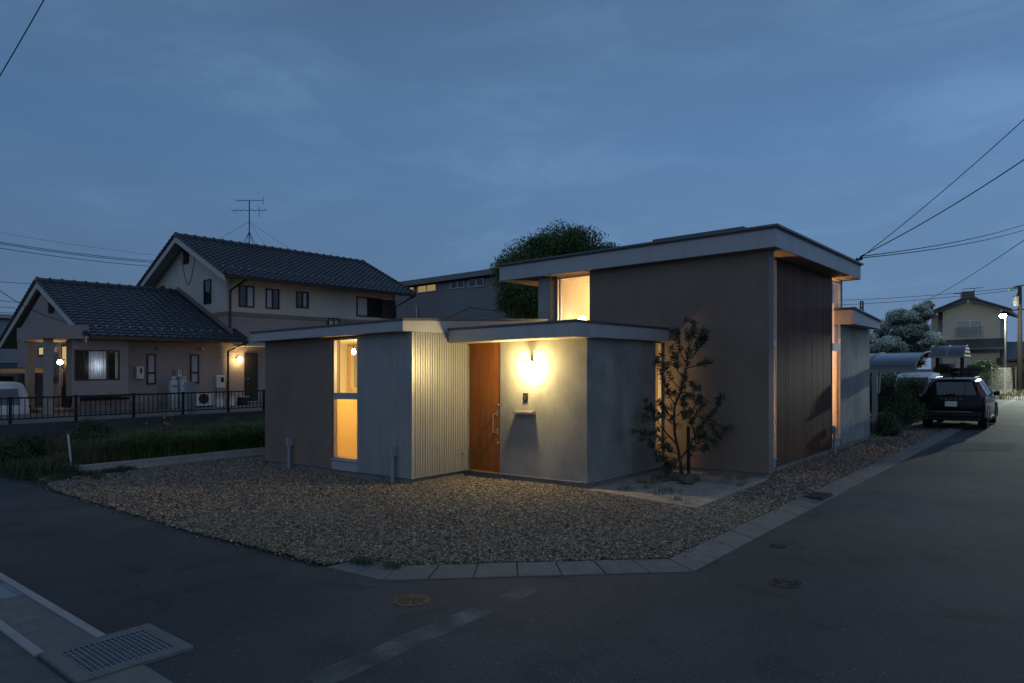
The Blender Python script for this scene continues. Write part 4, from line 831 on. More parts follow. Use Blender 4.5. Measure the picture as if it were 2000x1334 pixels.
def shrub(name, label, c, r, n, L, m, squash=.8, stems=5, group=None, cat='shrub', W=.45):
    e = empty(name, (c[0], c[1], c[2]), label, cat, group)
    nb = 26; bl = rng.normal(0, 1, (nb, 3)); bl /= np.linalg.norm(bl, axis=1, keepdims=True); bl[:, 2] = np.abs(bl[:, 2])*1.15-.25
    bl *= rng.uniform(.45, .85, (nb, 1))*r; k = rng.integers(0, nb, n); d = rng.normal(0, 1, (n, 3)); d /= np.linalg.norm(d, axis=1, keepdims=True)
    P = bl[k]+d*(rng.uniform(.2, 1, (n, 1))**.5)*r*.38; P[:, 2] = P[:, 2]*squash
    base = np.array(gp((c[0], c[1], c[2]+r*squash*.55))); V, Fq = leaf_quads(P+base, rng.uniform(.7, 1.3, n)*L, L*W)
    t = np.clip(rng.uniform(0, 1, nb)[k]*.7+rng.uniform(0, .4, n), 0, 1); npmesh('foliage', V, Fq, m, e, tone=np.repeat(t, 5))
    b = MB()
    for j in range(stems): a = 2*PI*j/stems; b.tube([(c[0], c[1], c[2]), (c[0]+math.cos(a)*r*.3, c[1]+math.sin(a)*r*.3, c[2]+r*squash*.5), (c[0]+math.cos(a)*r*.6, c[1]+math.sin(a)*r*.6, c[2]+r*squash)], [.02, .014, .006], 5)
    b.build('stems', bark, e); return e
def shat(px, v, w, *a, **k): u = on_v(px, v)[0]; return (u, v, w)
shrub('round_shrub', 'rounded dark green shrub against the retaining wall in the garden', shat(180, 18.2, .3), .62, 9000, .06, leaf_b)
shrub('shrub', 'dark leafy shrub at the far left by the street corner', shat(18, 18.3, .15), .5, 4500, .06, leaf_b, group='shrubs at the left corner')
shrub('shrub', 'second dark shrub, just right of the far left corner one', shat(62, 18.5, .3), .42, 3600, .05, leaf_b, group='shrubs at the left corner')
shrub('shrub', 'low dark shrub in front near the road edge at left', shat(75, 17.0, .0), .34, 3000, .05, leaf_b, squash=.7, group='shrubs at the left corner')
shrub('shrub', 'scrubby low bush between the stake and the road', shat(112, 16.6, .0), .36, 3400, .045, leaf_dry, squash=.9, group='shrubs at the left corner')
shrub('wall_shrub', 'dark reddish low planting along the retaining wall beside the house', shat(440, 18.4, .3), .6, 5200, .05, leaf_dry, squash=.7)
fl = shrub('flowering_shrub', 'sprawling shrub with yellow flowers above the long grass', shat(322, 17.8, .25), .55, 3200, .05, leaf_b)
c = gp(shat(322, 17.8, .25))
for k in range(13):
    b = MB(lambda p: p)
    a, h = random.uniform(0, 2*PI), random.uniform(.25, .95); r = random.uniform(.15, .6); x, y, z = c[0]+math.cos(a)*r, c[1]+math.sin(a)*r-.1, c[2]+h; s = random.uniform(.012, .028)
    for j in range(5): t = 2*PI*j/5; b.face((x, y, z), (x+s*math.cos(t-.5), y-s*.4, z+s*math.sin(t-.5)), (x+1.4*s*math.cos(t), y-s*.6, z+1.4*s*math.sin(t)), (x+s*math.cos(t+.5), y-s*.4, z+s*math.sin(t+.5)))
    b.build('flower', petal, fl, uv=False)
u, v = on_v(136, 16.45)[0], 16.45; tag(MB().tube([(u+.05, v, 0), (u-.03, v, .88)], .022, 7).build('garden_stake', white_p), 'thin pale stake leaning upright at the end of the garden bed', 'stake')
for k, (px, py) in enumerate(((105, 925), (88, 941), (150, 937))): 
    u, v = gnd(px, py, .03); V = MB().ball((0, 0, 0), .11, 9, 6, .5); c = gp((u, v, .05)); W = np.array(V.v)*(1+rng.normal(0, .12, (len(V.v), 1))); b = MB(lambda p, c=c: (p[0]+c[0], p[1]+c[1], p[2]+c[2])); b.v = [tuple(p) for p in W]; b.q = V.q
    tag(b.build('stone', rock_m), ['rounded stone among the weeds at the bed corner', 'flat stone nearest the left road', 'stone at the foot of the block edging corner'][k], 'stone', 'stones by the bed corner')
# ---------------------------------------------------------------- trees
def tree(name, label, base, h0, blobs, n, L, m, W=.45, tonef=None, r0=.2, group=None, droop=0., outer=.45):
    """blobs: (du, dv, w, r) in grid units around the base"""
    e = empty(name, base, label, 'tree', group); b = MB(); u, v, w = base
    top = max(q[2] for q in blobs)
    b.tube([(u, v, w-.2), (u+.05, v, w+h0*.5), (u, v+.05, w+h0), (u, v, w+(top-w)*.8)], [r0, r0*.8, r0*.62, r0*.15], 9)
    for du, dv, ww, r in blobs: b.tube([(u, v, w+h0*.75), (u+du*.5, v+dv*.5, w+h0*.6+(ww-w-h0*.6)*.6), (u+du, v+dv, ww)], [r0*.4, r0*.22, .02], 6)
    b.build('trunk', bark, e, smooth=True)
    wt = np.array([q[3]**2 for q in blobs]); k = rng.choice(len(blobs), n, p=wt/wt.sum()); B = np.array(blobs)
    sub = {i: rng.normal(0, 1, (22, 3)) for i in range(len(blobs))}
    S_ = np.array([sub[i]/np.linalg.norm(sub[i], axis=1, keepdims=True)*.78 for i in range(len(blobs))]); j = rng.integers(0, 22, n)
    d = rng.normal(0, 1, (n, 3)); d /= np.linalg.norm(d, axis=1, keepdims=True); d = S_[k, j]+d*rng.uniform(.1, 1, (n, 1))**.6*outer
    P = np.stack([u+B[k, 0], v+B[k, 1], B[k, 2]], 1)+d*B[k, 3][:, None]*np.array([1, 1, .8])
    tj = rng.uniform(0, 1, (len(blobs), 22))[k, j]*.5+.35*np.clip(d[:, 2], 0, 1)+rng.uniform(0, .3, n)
    dirs = None
    if droop: dirs = rng.normal(0, .6, (n, 3))+[0, 0, -droop]
    V, Fq = leaf_quads(GP(P), rng.uniform(.7, 1.3, n)*L, L*W, dirs=dirs); npmesh('crown', V, Fq, m, e, tone=np.repeat(np.clip(tj if tonef is None else tonef(tj, d), 0, 1), 5)); return e
def blobs_px(base_uv, d0, L):
    """(px, py, radius m, depth offset) -> blobs"""
    out = []
    for px, py, r, dd in L:
        x, y, w = sxw(px, py, d0+dd); out.append((UX*x+UY*y-base_uv[0], -UY*x+UX*y-base_uv[1], w, r))
    return out
d0 = 33.; x = d0*(1090-1000)/F; bu = (UX*x+UY*d0, -UY*x+UX*d0)
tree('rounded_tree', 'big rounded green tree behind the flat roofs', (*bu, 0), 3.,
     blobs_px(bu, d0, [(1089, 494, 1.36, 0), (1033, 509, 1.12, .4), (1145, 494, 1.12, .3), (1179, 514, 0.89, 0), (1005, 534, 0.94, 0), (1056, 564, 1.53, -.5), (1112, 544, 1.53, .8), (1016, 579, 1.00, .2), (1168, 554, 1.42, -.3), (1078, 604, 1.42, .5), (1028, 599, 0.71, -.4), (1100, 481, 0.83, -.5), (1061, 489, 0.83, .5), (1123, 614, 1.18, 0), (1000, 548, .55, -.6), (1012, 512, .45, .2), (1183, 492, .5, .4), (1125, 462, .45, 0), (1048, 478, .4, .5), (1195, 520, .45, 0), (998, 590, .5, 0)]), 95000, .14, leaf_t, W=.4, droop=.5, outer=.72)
d0 = 38.; x = d0*(1765-1000)/F; bu = (UX*x+UY*d0, -UY*x+UX*d0)
tree('flowering_dogwood', 'pale flowering tree with layered drooping branches behind the carports', (*bu, 0), 2.,
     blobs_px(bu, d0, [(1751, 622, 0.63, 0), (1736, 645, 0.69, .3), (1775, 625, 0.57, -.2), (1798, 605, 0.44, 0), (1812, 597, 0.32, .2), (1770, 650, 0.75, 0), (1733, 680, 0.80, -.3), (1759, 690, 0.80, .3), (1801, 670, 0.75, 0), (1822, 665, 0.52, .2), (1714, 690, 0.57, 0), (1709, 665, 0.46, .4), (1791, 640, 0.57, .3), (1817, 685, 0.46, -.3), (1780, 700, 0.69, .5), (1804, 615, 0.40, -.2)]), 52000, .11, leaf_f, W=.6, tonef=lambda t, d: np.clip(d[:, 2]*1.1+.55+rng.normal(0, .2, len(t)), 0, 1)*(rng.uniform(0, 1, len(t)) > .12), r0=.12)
d0 = 41.; x = d0*(1705-1000)/F; bu = (UX*x+UY*d0, -UY*x+UX*d0)
tree('dark_tree', 'dark tree standing just past the end of the modern house', (*bu, 0), 1.5, blobs_px(bu, d0, [(1705, 650, .6, 0), (1712, 680, .9, .3), (1700, 700, .9, 0), (1725, 640, .5, 0), (1735, 700, 1., .8)]), 9000, .11, leaf_b)
# ---------------------------------------------------------------- vehicles
def frame(u0, v0, w0=0., sx=1, sy=1): return lambda p: gp((u0+sx*p[0], v0+sy*p[1], w0+p[2]))
def loft(b, st, nst=3):
    """st: x, zb, wsill, zbelt, wbelt, zroof, wroof"""
    R = []
    for k in range(len(st)-1):
        for j in range(nst):
            t = j/nst; R.append([a+(c-a)*t for a, c in zip(st[k], st[k+1])])
    R.append(list(st[-1])); i0 = len(b.v); ring = None
    for x, zb, ws, zt, wb, zr, wr in R:
        zm = zb+(zt-zb)*.55; h = [(0, zb), (ws*.85, zb), (ws, zb+.10), (max(ws, wb)*1.01, zm), (wb, zt), (wb*.96+wr*.04, zt+.02*(zr > zt+.05)), (wb*.5+wr*.5, (zt+zr)/2), (wr, zr-.05*(zr-zt > .1)), (wr*.8, zr), (0, zr+.015)]
        full = h+[(-y, z) for y, z in h[-2:0:-1]]; ring = len(full); b.v += [(x, y, z) for y, z in full]
    for k in range(len(R)-1):
        for j in range(ring): b.q.append([i0+k*ring+j, i0+k*ring+(j+1) % ring, i0+(k+1)*ring+(j+1) % ring, i0+(k+1)*ring+j])
    b.q.append([i0+j for j in range(ring)]); b.q.append([i0+(len(R)-1)*ring+j for j in range(ring)]); return b
def wheel(f, e, x, y, r, wd):
    s = 1 if y > 0 else -1
    W = MB(f).lathe((x, y, r), [(r*.62, -wd/2), (r*.9, -wd/2), (r, -wd/2+.03), (r, wd/2-.03), (r*.9, wd/2), (r*.62, wd/2)], 28, 1).build('wheel', tyre, e, smooth='auto')
    b = MB(f); yo = y+s*(wd/2-.02); b.lathe((x, yo, r), [(r*.64, -.01), (r*.64, .01), (r*.55, .012)], 24, 1)
    for k in range(5): a = 2*PI*k/5; b.prism([(x+math.cos(a-.12)*.04, yo+s*.004, r+math.sin(a-.12)*.04), (x+math.cos(a-.09)*r*.6, yo+s*.012, r+math.sin(a-.09)*r*.6), (x+math.cos(a+.09)*r*.6, yo+s*.012, r+math.sin(a+.09)*r*.6), (x+math.cos(a+.12)*.04, yo+s*.004, r+math.sin(a+.12)*.04)], (0, s*.012, 0))
    b.build('rim', chrome, W)
def text(s, size, m, parent, p, f, name='lettering', space=1., ext=.004):
    c = bpy.data.curves.new(name, 'FONT'); c.body = s; c.size = size; c.extrude = ext; c.align_x = 'CENTER'; c.space_character = space; c.materials.append(m)
    t_ = bpy.data.objects.new(name, c); COL.objects.link(t_); bpy.context.view_layer.update(); me = bpy.data.meshes.new_from_object(t_.evaluated_get(bpy.context.evaluated_depsgraph_get())); bpy.data.objects.remove(t_)
    o = bpy.data.objects.new(name, me); COL.objects.link(o); o.parent = parent; o.location = Vector(f(p))-wloc(parent); o.rotation_euler = (PI/2, 0, math.atan2(-UX, UY)+0); return o
def suv():
    u0, v0 = 26.75, 3.33; f = frame(u0, v0, .01); e = empty('parked_suv', (u0, v0, 0), 'black sport utility car parked half on the kerb of the side street', 'car')
    st = [(.02, .50, .78, .93, .84,   .97, .78), (.07, .40, .88, 1.03, .905, 1.07, .84), (.16, .32, .92, 1.07, .925, 1.18, .80), (.34, .28, .935, 1.10, .93, 1.46, .65), (.48, .26, .94, 1.10, .93, 1.61, .60), (.8, .24, .94, 1.09, .93, 1.66, .61), (1.8, .24, .94, 1.05, .93, 1.69, .62), (2.45, .24, .94, 1.02, .92, 1.66, .60), (2.9, .24, .93, 1.0, .92, 1.52, .63), (3.3, .24, .93, .99, .91, 1.22, .70), (3.5, .24, .93, .98, .90, 1.06, .80), (4.0, .24, .92, .92, .88, 1.0, .74), (4.4, .26, .88, .82, .84, .88, .66), (4.6, .34, .74, .68, .70, .72, .55)]
    loft(MB(f), st).build('body', carblack, e, smooth='auto')
    MB(f).prism([(.30, -.66, 1.625), (.55, -.66, 1.655), (.55, .66, 1.655), (.30, .66, 1.625)], (0, 0, .03)).build('spoiler', carblack, e, bevel=.008)
    # rear glass, side glass
    g = MB(f); g.prism([(.115, -.70, 1.12), (.365, -.54, 1.56), (.365, .54, 1.56), (.115, .70, 1.12)], (-.02, 0, .012)); g.build('rear_window', car_glass2, e)
    for s in (-1, 1):
        g = MB(f); y0, y1 = s*.915, s*.645
        for a, c in ((.62, 1.55), (1.60, 2.35), (2.4, 3.1)):
            a1, c1 = max(a, .75), min(c, 2.7); g.prism([(a, y0, 1.12), (c, y0, 1.10), (c1, y1, 1.59 if c < 3 else 1.50), (a1, y1, 1.60)], (0, s*.022, 0))
        g.build('side_window', car_glass2, e)
        MB(f).prism([(.05, s*.80, .98), (.10, s*.93, .96), (.30, s*.945, 1.06), (.16, s*.82, 1.12)], (0, 0, .12)).prism([(.13, s*.75, 1.10), (.26, s*.88, 1.10), (.42, s*.71, 1.50), (.34, s*.64, 1.50)], (-.02, s*.02, .02)).build('tail_light', redlamp, e)
        MB(f).prism([(2.75, s*.93, 1.02), (2.95, s*.93, 1.02), (2.98, s*1.09, 1.06), (2.82, s*1.11, 1.06)], (0, 0, .15)).build('door_mirror', carblack, e, bevel=.02)
        MB(f).tube([(.75, s*.56, 1.68), (1.0, s*.56, 1.715), (2.3, s*.55, 1.715), (2.5, s*.55, 1.67)], .018, 6).build('roof_rail', black_m, e)
        MB(f).box(1.2, 3.3, min(s*.935, s*.955), max(s*.935, s*.955), .27, .36).build('sill', black_m, e)
        MB(f).box(1.55, 1.72, min(s*.94, s*.965), max(s*.94, s*.965), .90, .93).box(2.45, 2.62, min(s*.94, s*.965), max(s*.94, s*.965), .89, .92).build('door_handle', chrome, e)
        for x in (.95, 3.72):
            wheel(f, e, x, s*.80, .36, .25)
        b = MB(f)
        for x in (.95, 3.72):
            n = 14
            for k in range(n):
                a0, a1 = PI*(-.08)+PI*1.16*k/n, PI*(-.08)+PI*1.16*(k+1)/n
                b.prism([(x+.37*math.cos(a0), s*.90, .36+.37*math.sin(a0)), (x+.43*math.cos(a0), s*.90, .36+.43*math.sin(a0)), (x+.43*math.cos(a1), s*.90, .36+.43*math.sin(a1)), (x+.37*math.cos(a1), s*.90, .36+.37*math.sin(a1))], (0, s*.055, 0))
        b.build('wheel_arch', black_m, e)
    MB(f).box(-.02, .12, -.84, .84, .42, .60).box(.02, .2, -.80, .80, .30, .42).build('bumper', black_m, e, bevel=.03)
    MB(f).box(-.03, -.02, -.6, .6, .585, .6).build('bumper_trim', chrome, e)
    MB(f).box(.0, .03, -.17, .17, .76, .93).build('licence_plate', plate_m, e)
    MB(f).tube([(.07, .35, 1.11), (.085, 0, 1.16), (.09, -.1, 1.17)], .012, 5).build('rear_wiper', black_m, e)
    MB(f).prism([(.55, -.02, 1.67), (.75, -.02, 1.68), (.6, -.02, 1.76)], (0, .04, 0)).build('aerial', carblack, e)
    text('V O L V O', .075, chrome, e, (.012, 0, .985), f, space=1.9)
    return e
car_glass2 = mat('privacy_glass', (.012, .018, .024), .06, 0, var=.02, spec=1.)
suv()
def van(u0, v0, w0, label):
    f = frame(u0, v0, w0, -1, 1); e = empty('white_van', (u0, v0, w0), label, 'van')
    st = [(.0, .42, .66, .95, .70, 1.0, .62), (.05, .32, .72, .97, .735, 1.5, .62), (.16, .28, .735, .98, .74, 1.78, .60), (.35, .26, .74, .98, .74, 1.85, .62), (1.6, .26, .74, .98, .74, 1.88, .62), (2.4, .26, .74, .98, .74, 1.85, .62), (2.75, .26, .74, .97, .73, 1.70, .60), (3.1, .26, .74, .95, .72, 1.25, .62), (3.3, .28, .72, .85, .70, .95, .60), (3.38, .4, .66, .7, .62, .75, .5)]
    loft(MB(f), st).build('body', carwhite, e, smooth='auto')
    for s in (-1, 1):
        g = MB(f)
        for a, c in ((.30, 1.05), (1.12, 1.95), (2.05, 2.7)): g.prism([(a, s*.72, 1.08), (c, s*.72, 1.08), (c-(.12 if c > 2.5 else 0), s*.655, 1.62), (a+(.05 if a < .5 else 0), s*.655, 1.62)], (0, s*.02, 0))
        g.build('side_window', car_glass2, e)
        for x in (.75, 2.75): wheel(f, e, x, s*.65, .28, .16)
        MB(f).box(-.0, .06, min(s*.60, s*.72), max(s*.60, s*.72), .75, 1.05).build('tail_light', redlamp, e)
        MB(f).box(.1, 2.9, min(s*.742, s*.75), max(s*.742, s*.75), .72, .735).build('side_moulding', cyl_m, e)
    MB(f).prism([(3.13, -.60, 1.24), (2.80, -.54, 1.66), (2.80, .54, 1.66), (3.13, .60, 1.24)], (.02, 0, .01)).build('windscreen', car_glass2, e); MB(f).prism([(.03, -.58, 1.1), (.10, -.52, 1.62), (.10, .52, 1.62), (.03, .58, 1.1)], (-.02, 0, 0)).build('rear_window', car_glass2, e); MB(f).box(-.05, .06, -.7, .7, .34, .48).build('bumper', carwhite, e, bevel=.02)
    return e
V1 = van(7.62, 28.35, .12, 'white van cut off by the left edge, behind the railing')
V2 = copy_tree(V1); V2['label'] = 'white van half hidden behind the hedge under the curved carport'; 
V2.location = gp((34.8, 5.3, 0)); V2.rotation_euler.z = 0
MB(lambda p: p)
# ---------------------------------------------------------------- street furniture on the right
def street_lamp(u, v, h, label, arm, energy, aim=0):
    e = empty('street_lamp', (u, v, 0), label, 'street lamp'); MB().tube([(u, v, -.1), (u, v, h*.5), (u, v, h)], [.09, .075, .055], 10).build('pole', pole_dk, e)
    MB().tube([(u, v, h-.15), (u-.3, v+arm*.5, h+.05), (u-.6, v+arm, h+.08)], .03, 6).build('arm', pole_m, e)
    hd = MB().box(u-1.0, u-.55, v+arm-.12, v+arm+.12, h+.05, h+.14).build('lamp_head', pole_m, e, bevel=.02); MB().ball((u-.8, v+arm, h-.03), .22, 18, 10, .8).build('bulb', street_glow, hd)
    l = bpy.data.lights.new('street_light', 'SPOT' if aim else 'POINT'); l.energy = energy; l.color = (.93, 1., .84); l.shadow_soft_size = .12; o = bpy.data.objects.new('street_light', l); COL.objects.link(o); o.location = gp((u-.8, v+arm, h-.4))
    if aim: l.spot_size = math.radians(110); l.spot_blend = .06; a = math.radians(aim); d = Vector((-UX*math.cos(a), -UY*math.cos(a), math.sin(a))); o.rotation_euler = d.to_track_quat('-Z', 'Y').to_euler()
u_, v_ = 63.8, 4.45; x = UX*u_-UY*v_; y = UY*u_+UX*v_
street_lamp(u_, v_, lev(1962, 617, y), 'bright street lamp on a slim pole at the far end of the side street', .1, SL1)
street_lamp(62., .1, 6.6, 'street lamp just outside the right edge lighting the side street', .9, SL2, -59.5)
d = 53.; P = lambda px, py, dd=d: sxw(px, py, dd)
up = empty('utility_pole', P(1992, 760), 'dark utility pole with crossarm and transformer at the right edge', 'utility pole', f=xy)
MB(xy).tube([(*P(1992, 775)[:2], -.2), (*P(1992, 775)[:2], P(1992, 557)[2])], [.19, .13], 10).build('pole', bark, up)
MB(xy).tube([P(1978, 561), P(2006, 556)], .05, 6).tube([P(1972, 565, 52.5), P(1992, 562)], .035, 6).tube([P(1978, 598, 52.8), P(1990, 570, 52.9)], .07, 7).tube([P(1974, 606, 52.8), P(2004, 604)], .05, 6).build('crossarm', wire_m, up)
c = P(1984, 585, 52.6); MB(xy).lathe((c[0], c[1], c[2]-.5), [(.18, 0), (.2, .1), (.2, .7), (.1, .8)], 12).build('transformer', pole_m, up); MB(xy).ball(P(1971, 565), .09, 8, 5).ball(P(1978, 563), .09, 8, 5).build('insulator', white_p, up)
def wire(label, p0, p1, sag, r=.014, n=24, f=None):
    a, b_ = Vector(p0), Vector(p1); ps = []
    for k in range(n+1): t = k/n; q = a.lerp(b_, t); q.z -= sag*4*t*(1-t); ps.append(q)
    tag(MB(lambda p: p).tube(ps, r, 5).build('overhead_cable', wire_m), label, 'cable', 'overhead cables')
A = Vector(gp((18.75, 4.25, 4.85)))
wire('thick black cable rising from the tall roof corner, lower of the two', A, sight(2090, 250, 13), .12, .012); wire('steepest cable rising from the tall roof corner to the upper right edge', A+Vector((.05, .1, -.02)), sight(2090, 150, 13), .10, .009)
wire('upper thin far cable leaving the roof corner towards the right edge', A, sight(2120, 385, 42), .5, .012); wire('lower thin far cable leaving the roof corner towards the right edge', A+Vector((0, 0, -.04)), sight(2120, 398, 42), .5, .012)
wire('single cable slanting from the flowering tree up to the right edge', sight(1815, 584, 40), sight(2100, 398, 18), .15, .012)
wire('upper far cable running level into the utility pole', sight(1560, 588, 72), sight(1988, 561, 53), .25, .02); wire('lower far cable running level into the utility pole', sight(1560, 598, 72), sight(1988, 566, 53), .25, .02)
wire('topmost of the far cables at the left above the tiled roof', sight(-80, 440, 50), sight(430, 510, 64), .3, .010); wire('second far cable at the left, upper of the dark pair', sight(-80, 459, 45), sight(430, 516, 60), .4, .022); wire('third far cable at the left, lower of the dark pair', sight(-80, 462, 45), sight(430, 519, 60), .4, .022); wire('lowest of the long far cables at the left', sight(-80, 471, 45), sight(430, 526, 60), .4, .02)
wire('black cable crossing the top left corner of the sky', sight(-60, 246, 14), sight(130, -80, 12), .05, .010)
wire('drop cable sagging to the neighbour porch roof', sight(-60, 520, 18), sight(130, 628, 22.9), .25, .010)
for k, (a, c) in enumerate(((540, 553), (577, 590), (589, 602), (600, 612), (612, 622))): wire(['thin cable beside the porch roof, topmost', 'second thin cable left of the porch roof', 'third thin cable left of the porch roof', 'fourth thin cable left of the porch roof', 'lowest thin cable left of the porch roof'][k], sight(-80, a, 50), sight(110, c, 55), .2, .018)
wire('cable looping past the workshop wall to its little bracket', sight(820, 628, 40), sight(917, 600, 40), .25, .02, 12); wire('cable running from the workshop bracket behind the tree', sight(917, 600, 40), sight(1060, 590, 38), .3, .02, 12)
# neighbour across: house at the end of the street
K = empty('far_house', (78, 9, 0), 'two storey beige house with traditional tiled gable at the end of the street', 'house')
def q78(px, py): v, t = on_u(px, 78.); return v, lev(px, py, t)
va, wa = q78(1953, 600); vb, _ = q78(1841, 600); vc, _ = q78(1818, 600)
_, w1_ = q78(1900, 662); _, wE = q78(1816, 614); vR, wR = q78(1893, 582)
MB().prism([(78, va, 0), (78, vb, 0), (78, vb, wE+.5), (78, vR, wR-.3), (78, va, wE+.5)], (8, 0, 0)).box(79.5, 86, vb, vc+.2, 0, wE+.2).build('wall', stucco, K)
vl, vr = q78(1814, 600)[0], q78(1978, 600)[0]
MB().prism([(77.2, vl, wE), (77.2, vR, wR), (77.2, vr, wE-.1), (77.2, vr, wE-.35), (77.2, vR, wR-.35), (77.2, vl, wE-.25)], (9.5, 0, 0)).build('roof', tile_cap, K)
MB().tube([(77.1, vl, wE+.05), (77.1, vR, wR+.05)], .12, 6).tube([(77.1, vr, wE-.05), (77.1, vR, wR+.05)], .12, 6).box(77, 86, vR-.35, vR+.35, wR-.1, wR+.25).box(76.95, 77.3, vR-.5, vR+.5, wR-.1, wR+.55).build('ridge_tiles', tile_cap, K)
b = MB()
for t in (.12, .5, .88): b.box(77.1, 77.4, vl+(vr-vl)*t-.08, vl+(vr-vl)*t+.08, wE+(wR-wE)*(1-abs(t*2-1))-.5, wE+(wR-wE)*(1-abs(t*2-1))-.3)
b.build('purlin_ends', verge_m, K)
v1, wt = q78(1870, 627); v0, wb = q78(1920, 655); f = window(77.93, 0, v0, v1, wb, wt, 'u', [('v', (v0+v1)/2)], fr=.08, dep=.07, gm=dark_glass, parent=K); drape(MB(), (77.985, v0+.1), (77.985, v1-.1), wb+.1, wt-.1, 30, .012).build('curtain', curtain_w, f)
b = MB(); b.box(77.55, 77.6, v0-.1, v1+.1, wb+.75, wb+.82).box(77.55, 77.6, v0-.1, v1+.1, wb-.1, wb-.03)
for k in range(16): y = v0-.05+(v1-v0+.1)*k/15; b.box(77.56, 77.59, y-.025, y+.025, wb-.03, wb+.75)
b.build('window_railing', pole_m, K)
vx = q78(1828, 680)[0]; MB().prism([(75.8, vx, w1_-.9), (78, vx, w1_), (78, vx, w1_-.15), (75.8, vx, w1_-1.05)], (0, q78(1965, 680)[0]-vx, 0)).build('lower_roof', tile_cap, K)
MB().box(77.9, 78, q78(1905, 700)[0], q78(1885, 700)[0], .3, 2.4).build('door', brown_fr, K)
ant = empty('house_antenna', (79, vR+.7, wR), 'wide television antenna on the ridge of the beige house', 'antenna'); pp = lambda px, py: q78(px, py)
b = MB()
for (px, y0, y1, xa, xb) in ((1903, 596, 563, 1880, 1920), (1876, 584, 573, 1863, 1890)):
    v, wb_ = q78(px, y0); _, wt_ = q78(px, y1); b.tube([(78, v, wb_), (78, v, wt_)], .03, 5); b.tube([(78, q78(xa, y1)[0], wt_), (78, q78(xb, y1)[0], wt_)], .025, 5)
    for k in range(6): y = q78(xa+(xb-xa)*k/5, y1)[0]; b.tube([(77.6, y, wt_), (78.4, y, wt_)], .012, 4)
b.build('mast', wire_m, ant)
K2 = empty('dark_house', (74, 2, 0), 'dark low house with sloping roof behind the utility pole', 'house')
MB(xy).prism([sxw(1958, 760, 62)[:2]+(0,), sxw(2120, 760, 62)[:2]+(0,), sxw(2120, 760, 62)[:2]+(2.9,), sxw(1958, 760, 62)[:2]+(2.9,)], (3, 7, 0)).build('wall', render, K2)
a_, c_ = sxw(1966, 700, 61.5), sxw(2120, 700, 61.5); MB(xy).prism([(a_[0], a_[1], 2.6), (c_[0], c_[1], 2.6), (c_[0]+2, c_[1]+4, 4.3), (a_[0]+2, a_[1]+4, 4.3)], (0, 0, .15)).build('roof', tile_cap, K2)
# carports
def carport1():
    e = empty('curved_carport', (24.7, 5.1, 0), 'curved smoked sheet carport beside the end of the modern house', 'carport', 'curved carports'); u0, du = 24.6, 2.7
    arc = [(u0+du*math.sin(t*PI/2)*1., 2.0+.62*(1-math.cos(0))+.0) for t in (0,)]
    prof = [(u0+du*(1-math.cos(t/10*PI/2)), 1.98+.60*math.sin(t/10*PI/2)) for t in range(11)]
    b = MB()
    for (a, c), (a2, c2) in zip(prof, prof[1:]): b.prism([(a, 4.0, c), (a2, 4.0, c2), (a2, 4.0, c2+.012), (a, 4.0, c+.012)], (0, 5.6, 0))
    b.build('roof_sheet', sheet_m, e)
    b = MB()
    for v in (4.0, 5.4, 6.8, 8.2, 9.6): b.tube([(a, v, c+.02) for a, c in prof], .028, 6)
    b.box(u0-.04, u0+.04, 3.95, 9.65, 1.92, 2.0).box(u0+du-.03, u0+du+.03, 3.95, 9.65, 2.54, 2.60); b.build('rafter', pole_m, e)
    for v in (5.15, 8.6): MB().box(u0-.07, u0+.07, v-.07, v+.07, 0, 1.95).tube([(u0, v, 1.1), (u0+.0, v-.12, 1.3), (u0+.05, v-.14, 1.88)], .03, 6).build('post', pole_m, e)
sheet_m = mat('smoked_polycarbonate', (.05, .062, .08), .18, 0, var=.12, vs=.8, spec=.8)
carport1()
def carport2():
    D2 = 36.; e = empty('arched_carport', sxw(1870, 760, D2)[:2]+(0,), 'small arched carport with striped end, behind the parked car', 'carport', 'curved carports', f=xy)
    L0, L1 = sxw(1814, 698, D2), sxw(1882, 698.5, D2-.6); wd = Vector((L1[0]-L0[0], L1[1]-L0[1], 0)); back = Vector((1.75, 2.1, 0)); h = .60
    prof = [(back*(t/14), math.sin(t/14*PI)**.8*h) for t in range(15)]; z0 = L0[2]
    b = MB(xy)
    for (q, c), (q2, c2) in zip(prof, prof[1:]): b.prism([(L0[0]+q.x, L0[1]+q.y, z0+c), (L0[0]+q2.x, L0[1]+q2.y, z0+c2), (L0[0]+q2.x, L0[1]+q2.y, z0+c2+.015), (L0[0]+q.x, L0[1]+q.y, z0+c+.015)], (wd.x, wd.y, 0))
    b.build('roof_sheet', sheet_m, e); b = MB(xy)
    for s in (0, .5, 1): b.tube([(L0[0]+wd.x*s+q.x, L0[1]+wd.y*s+q.y, z0+c+.02) for q, c in prof], .03, 6)
    b.tube([(L0[0], L0[1], z0), (L1[0], L1[1], z0)], .035, 6); b.build('rafter', pole_m, e); b = MB(xy)
    for k in range(3):
        c = (.02, .22, .40)[k]; a = (.03, .13, .25)[k]; b.prism([(L1[0]+back.x*a, L1[1]+back.y*a, z0+c), (L1[0]+back.x*(1-a), L1[1]+back.y*(1-a), z0+c), (L1[0]+back.x*(1-a), L1[1]+back.y*(1-a), z0+c+.12), (L1[0]+back.x*a, L1[1]+back.y*a, z0+c+.12)], (.02, -.01, 0))
    b.build('end_slats', beige, e)
    for s in (.2, .92): p = (L0[0]+wd.x*s+.4, L0[1]+wd.y*s+.5); MB(xy).box(p[0]-.06, p[0]+.06, p[1]-.06, p[1]+.06, 0, z0+.1).build('post', wire_m, e)
carport2()
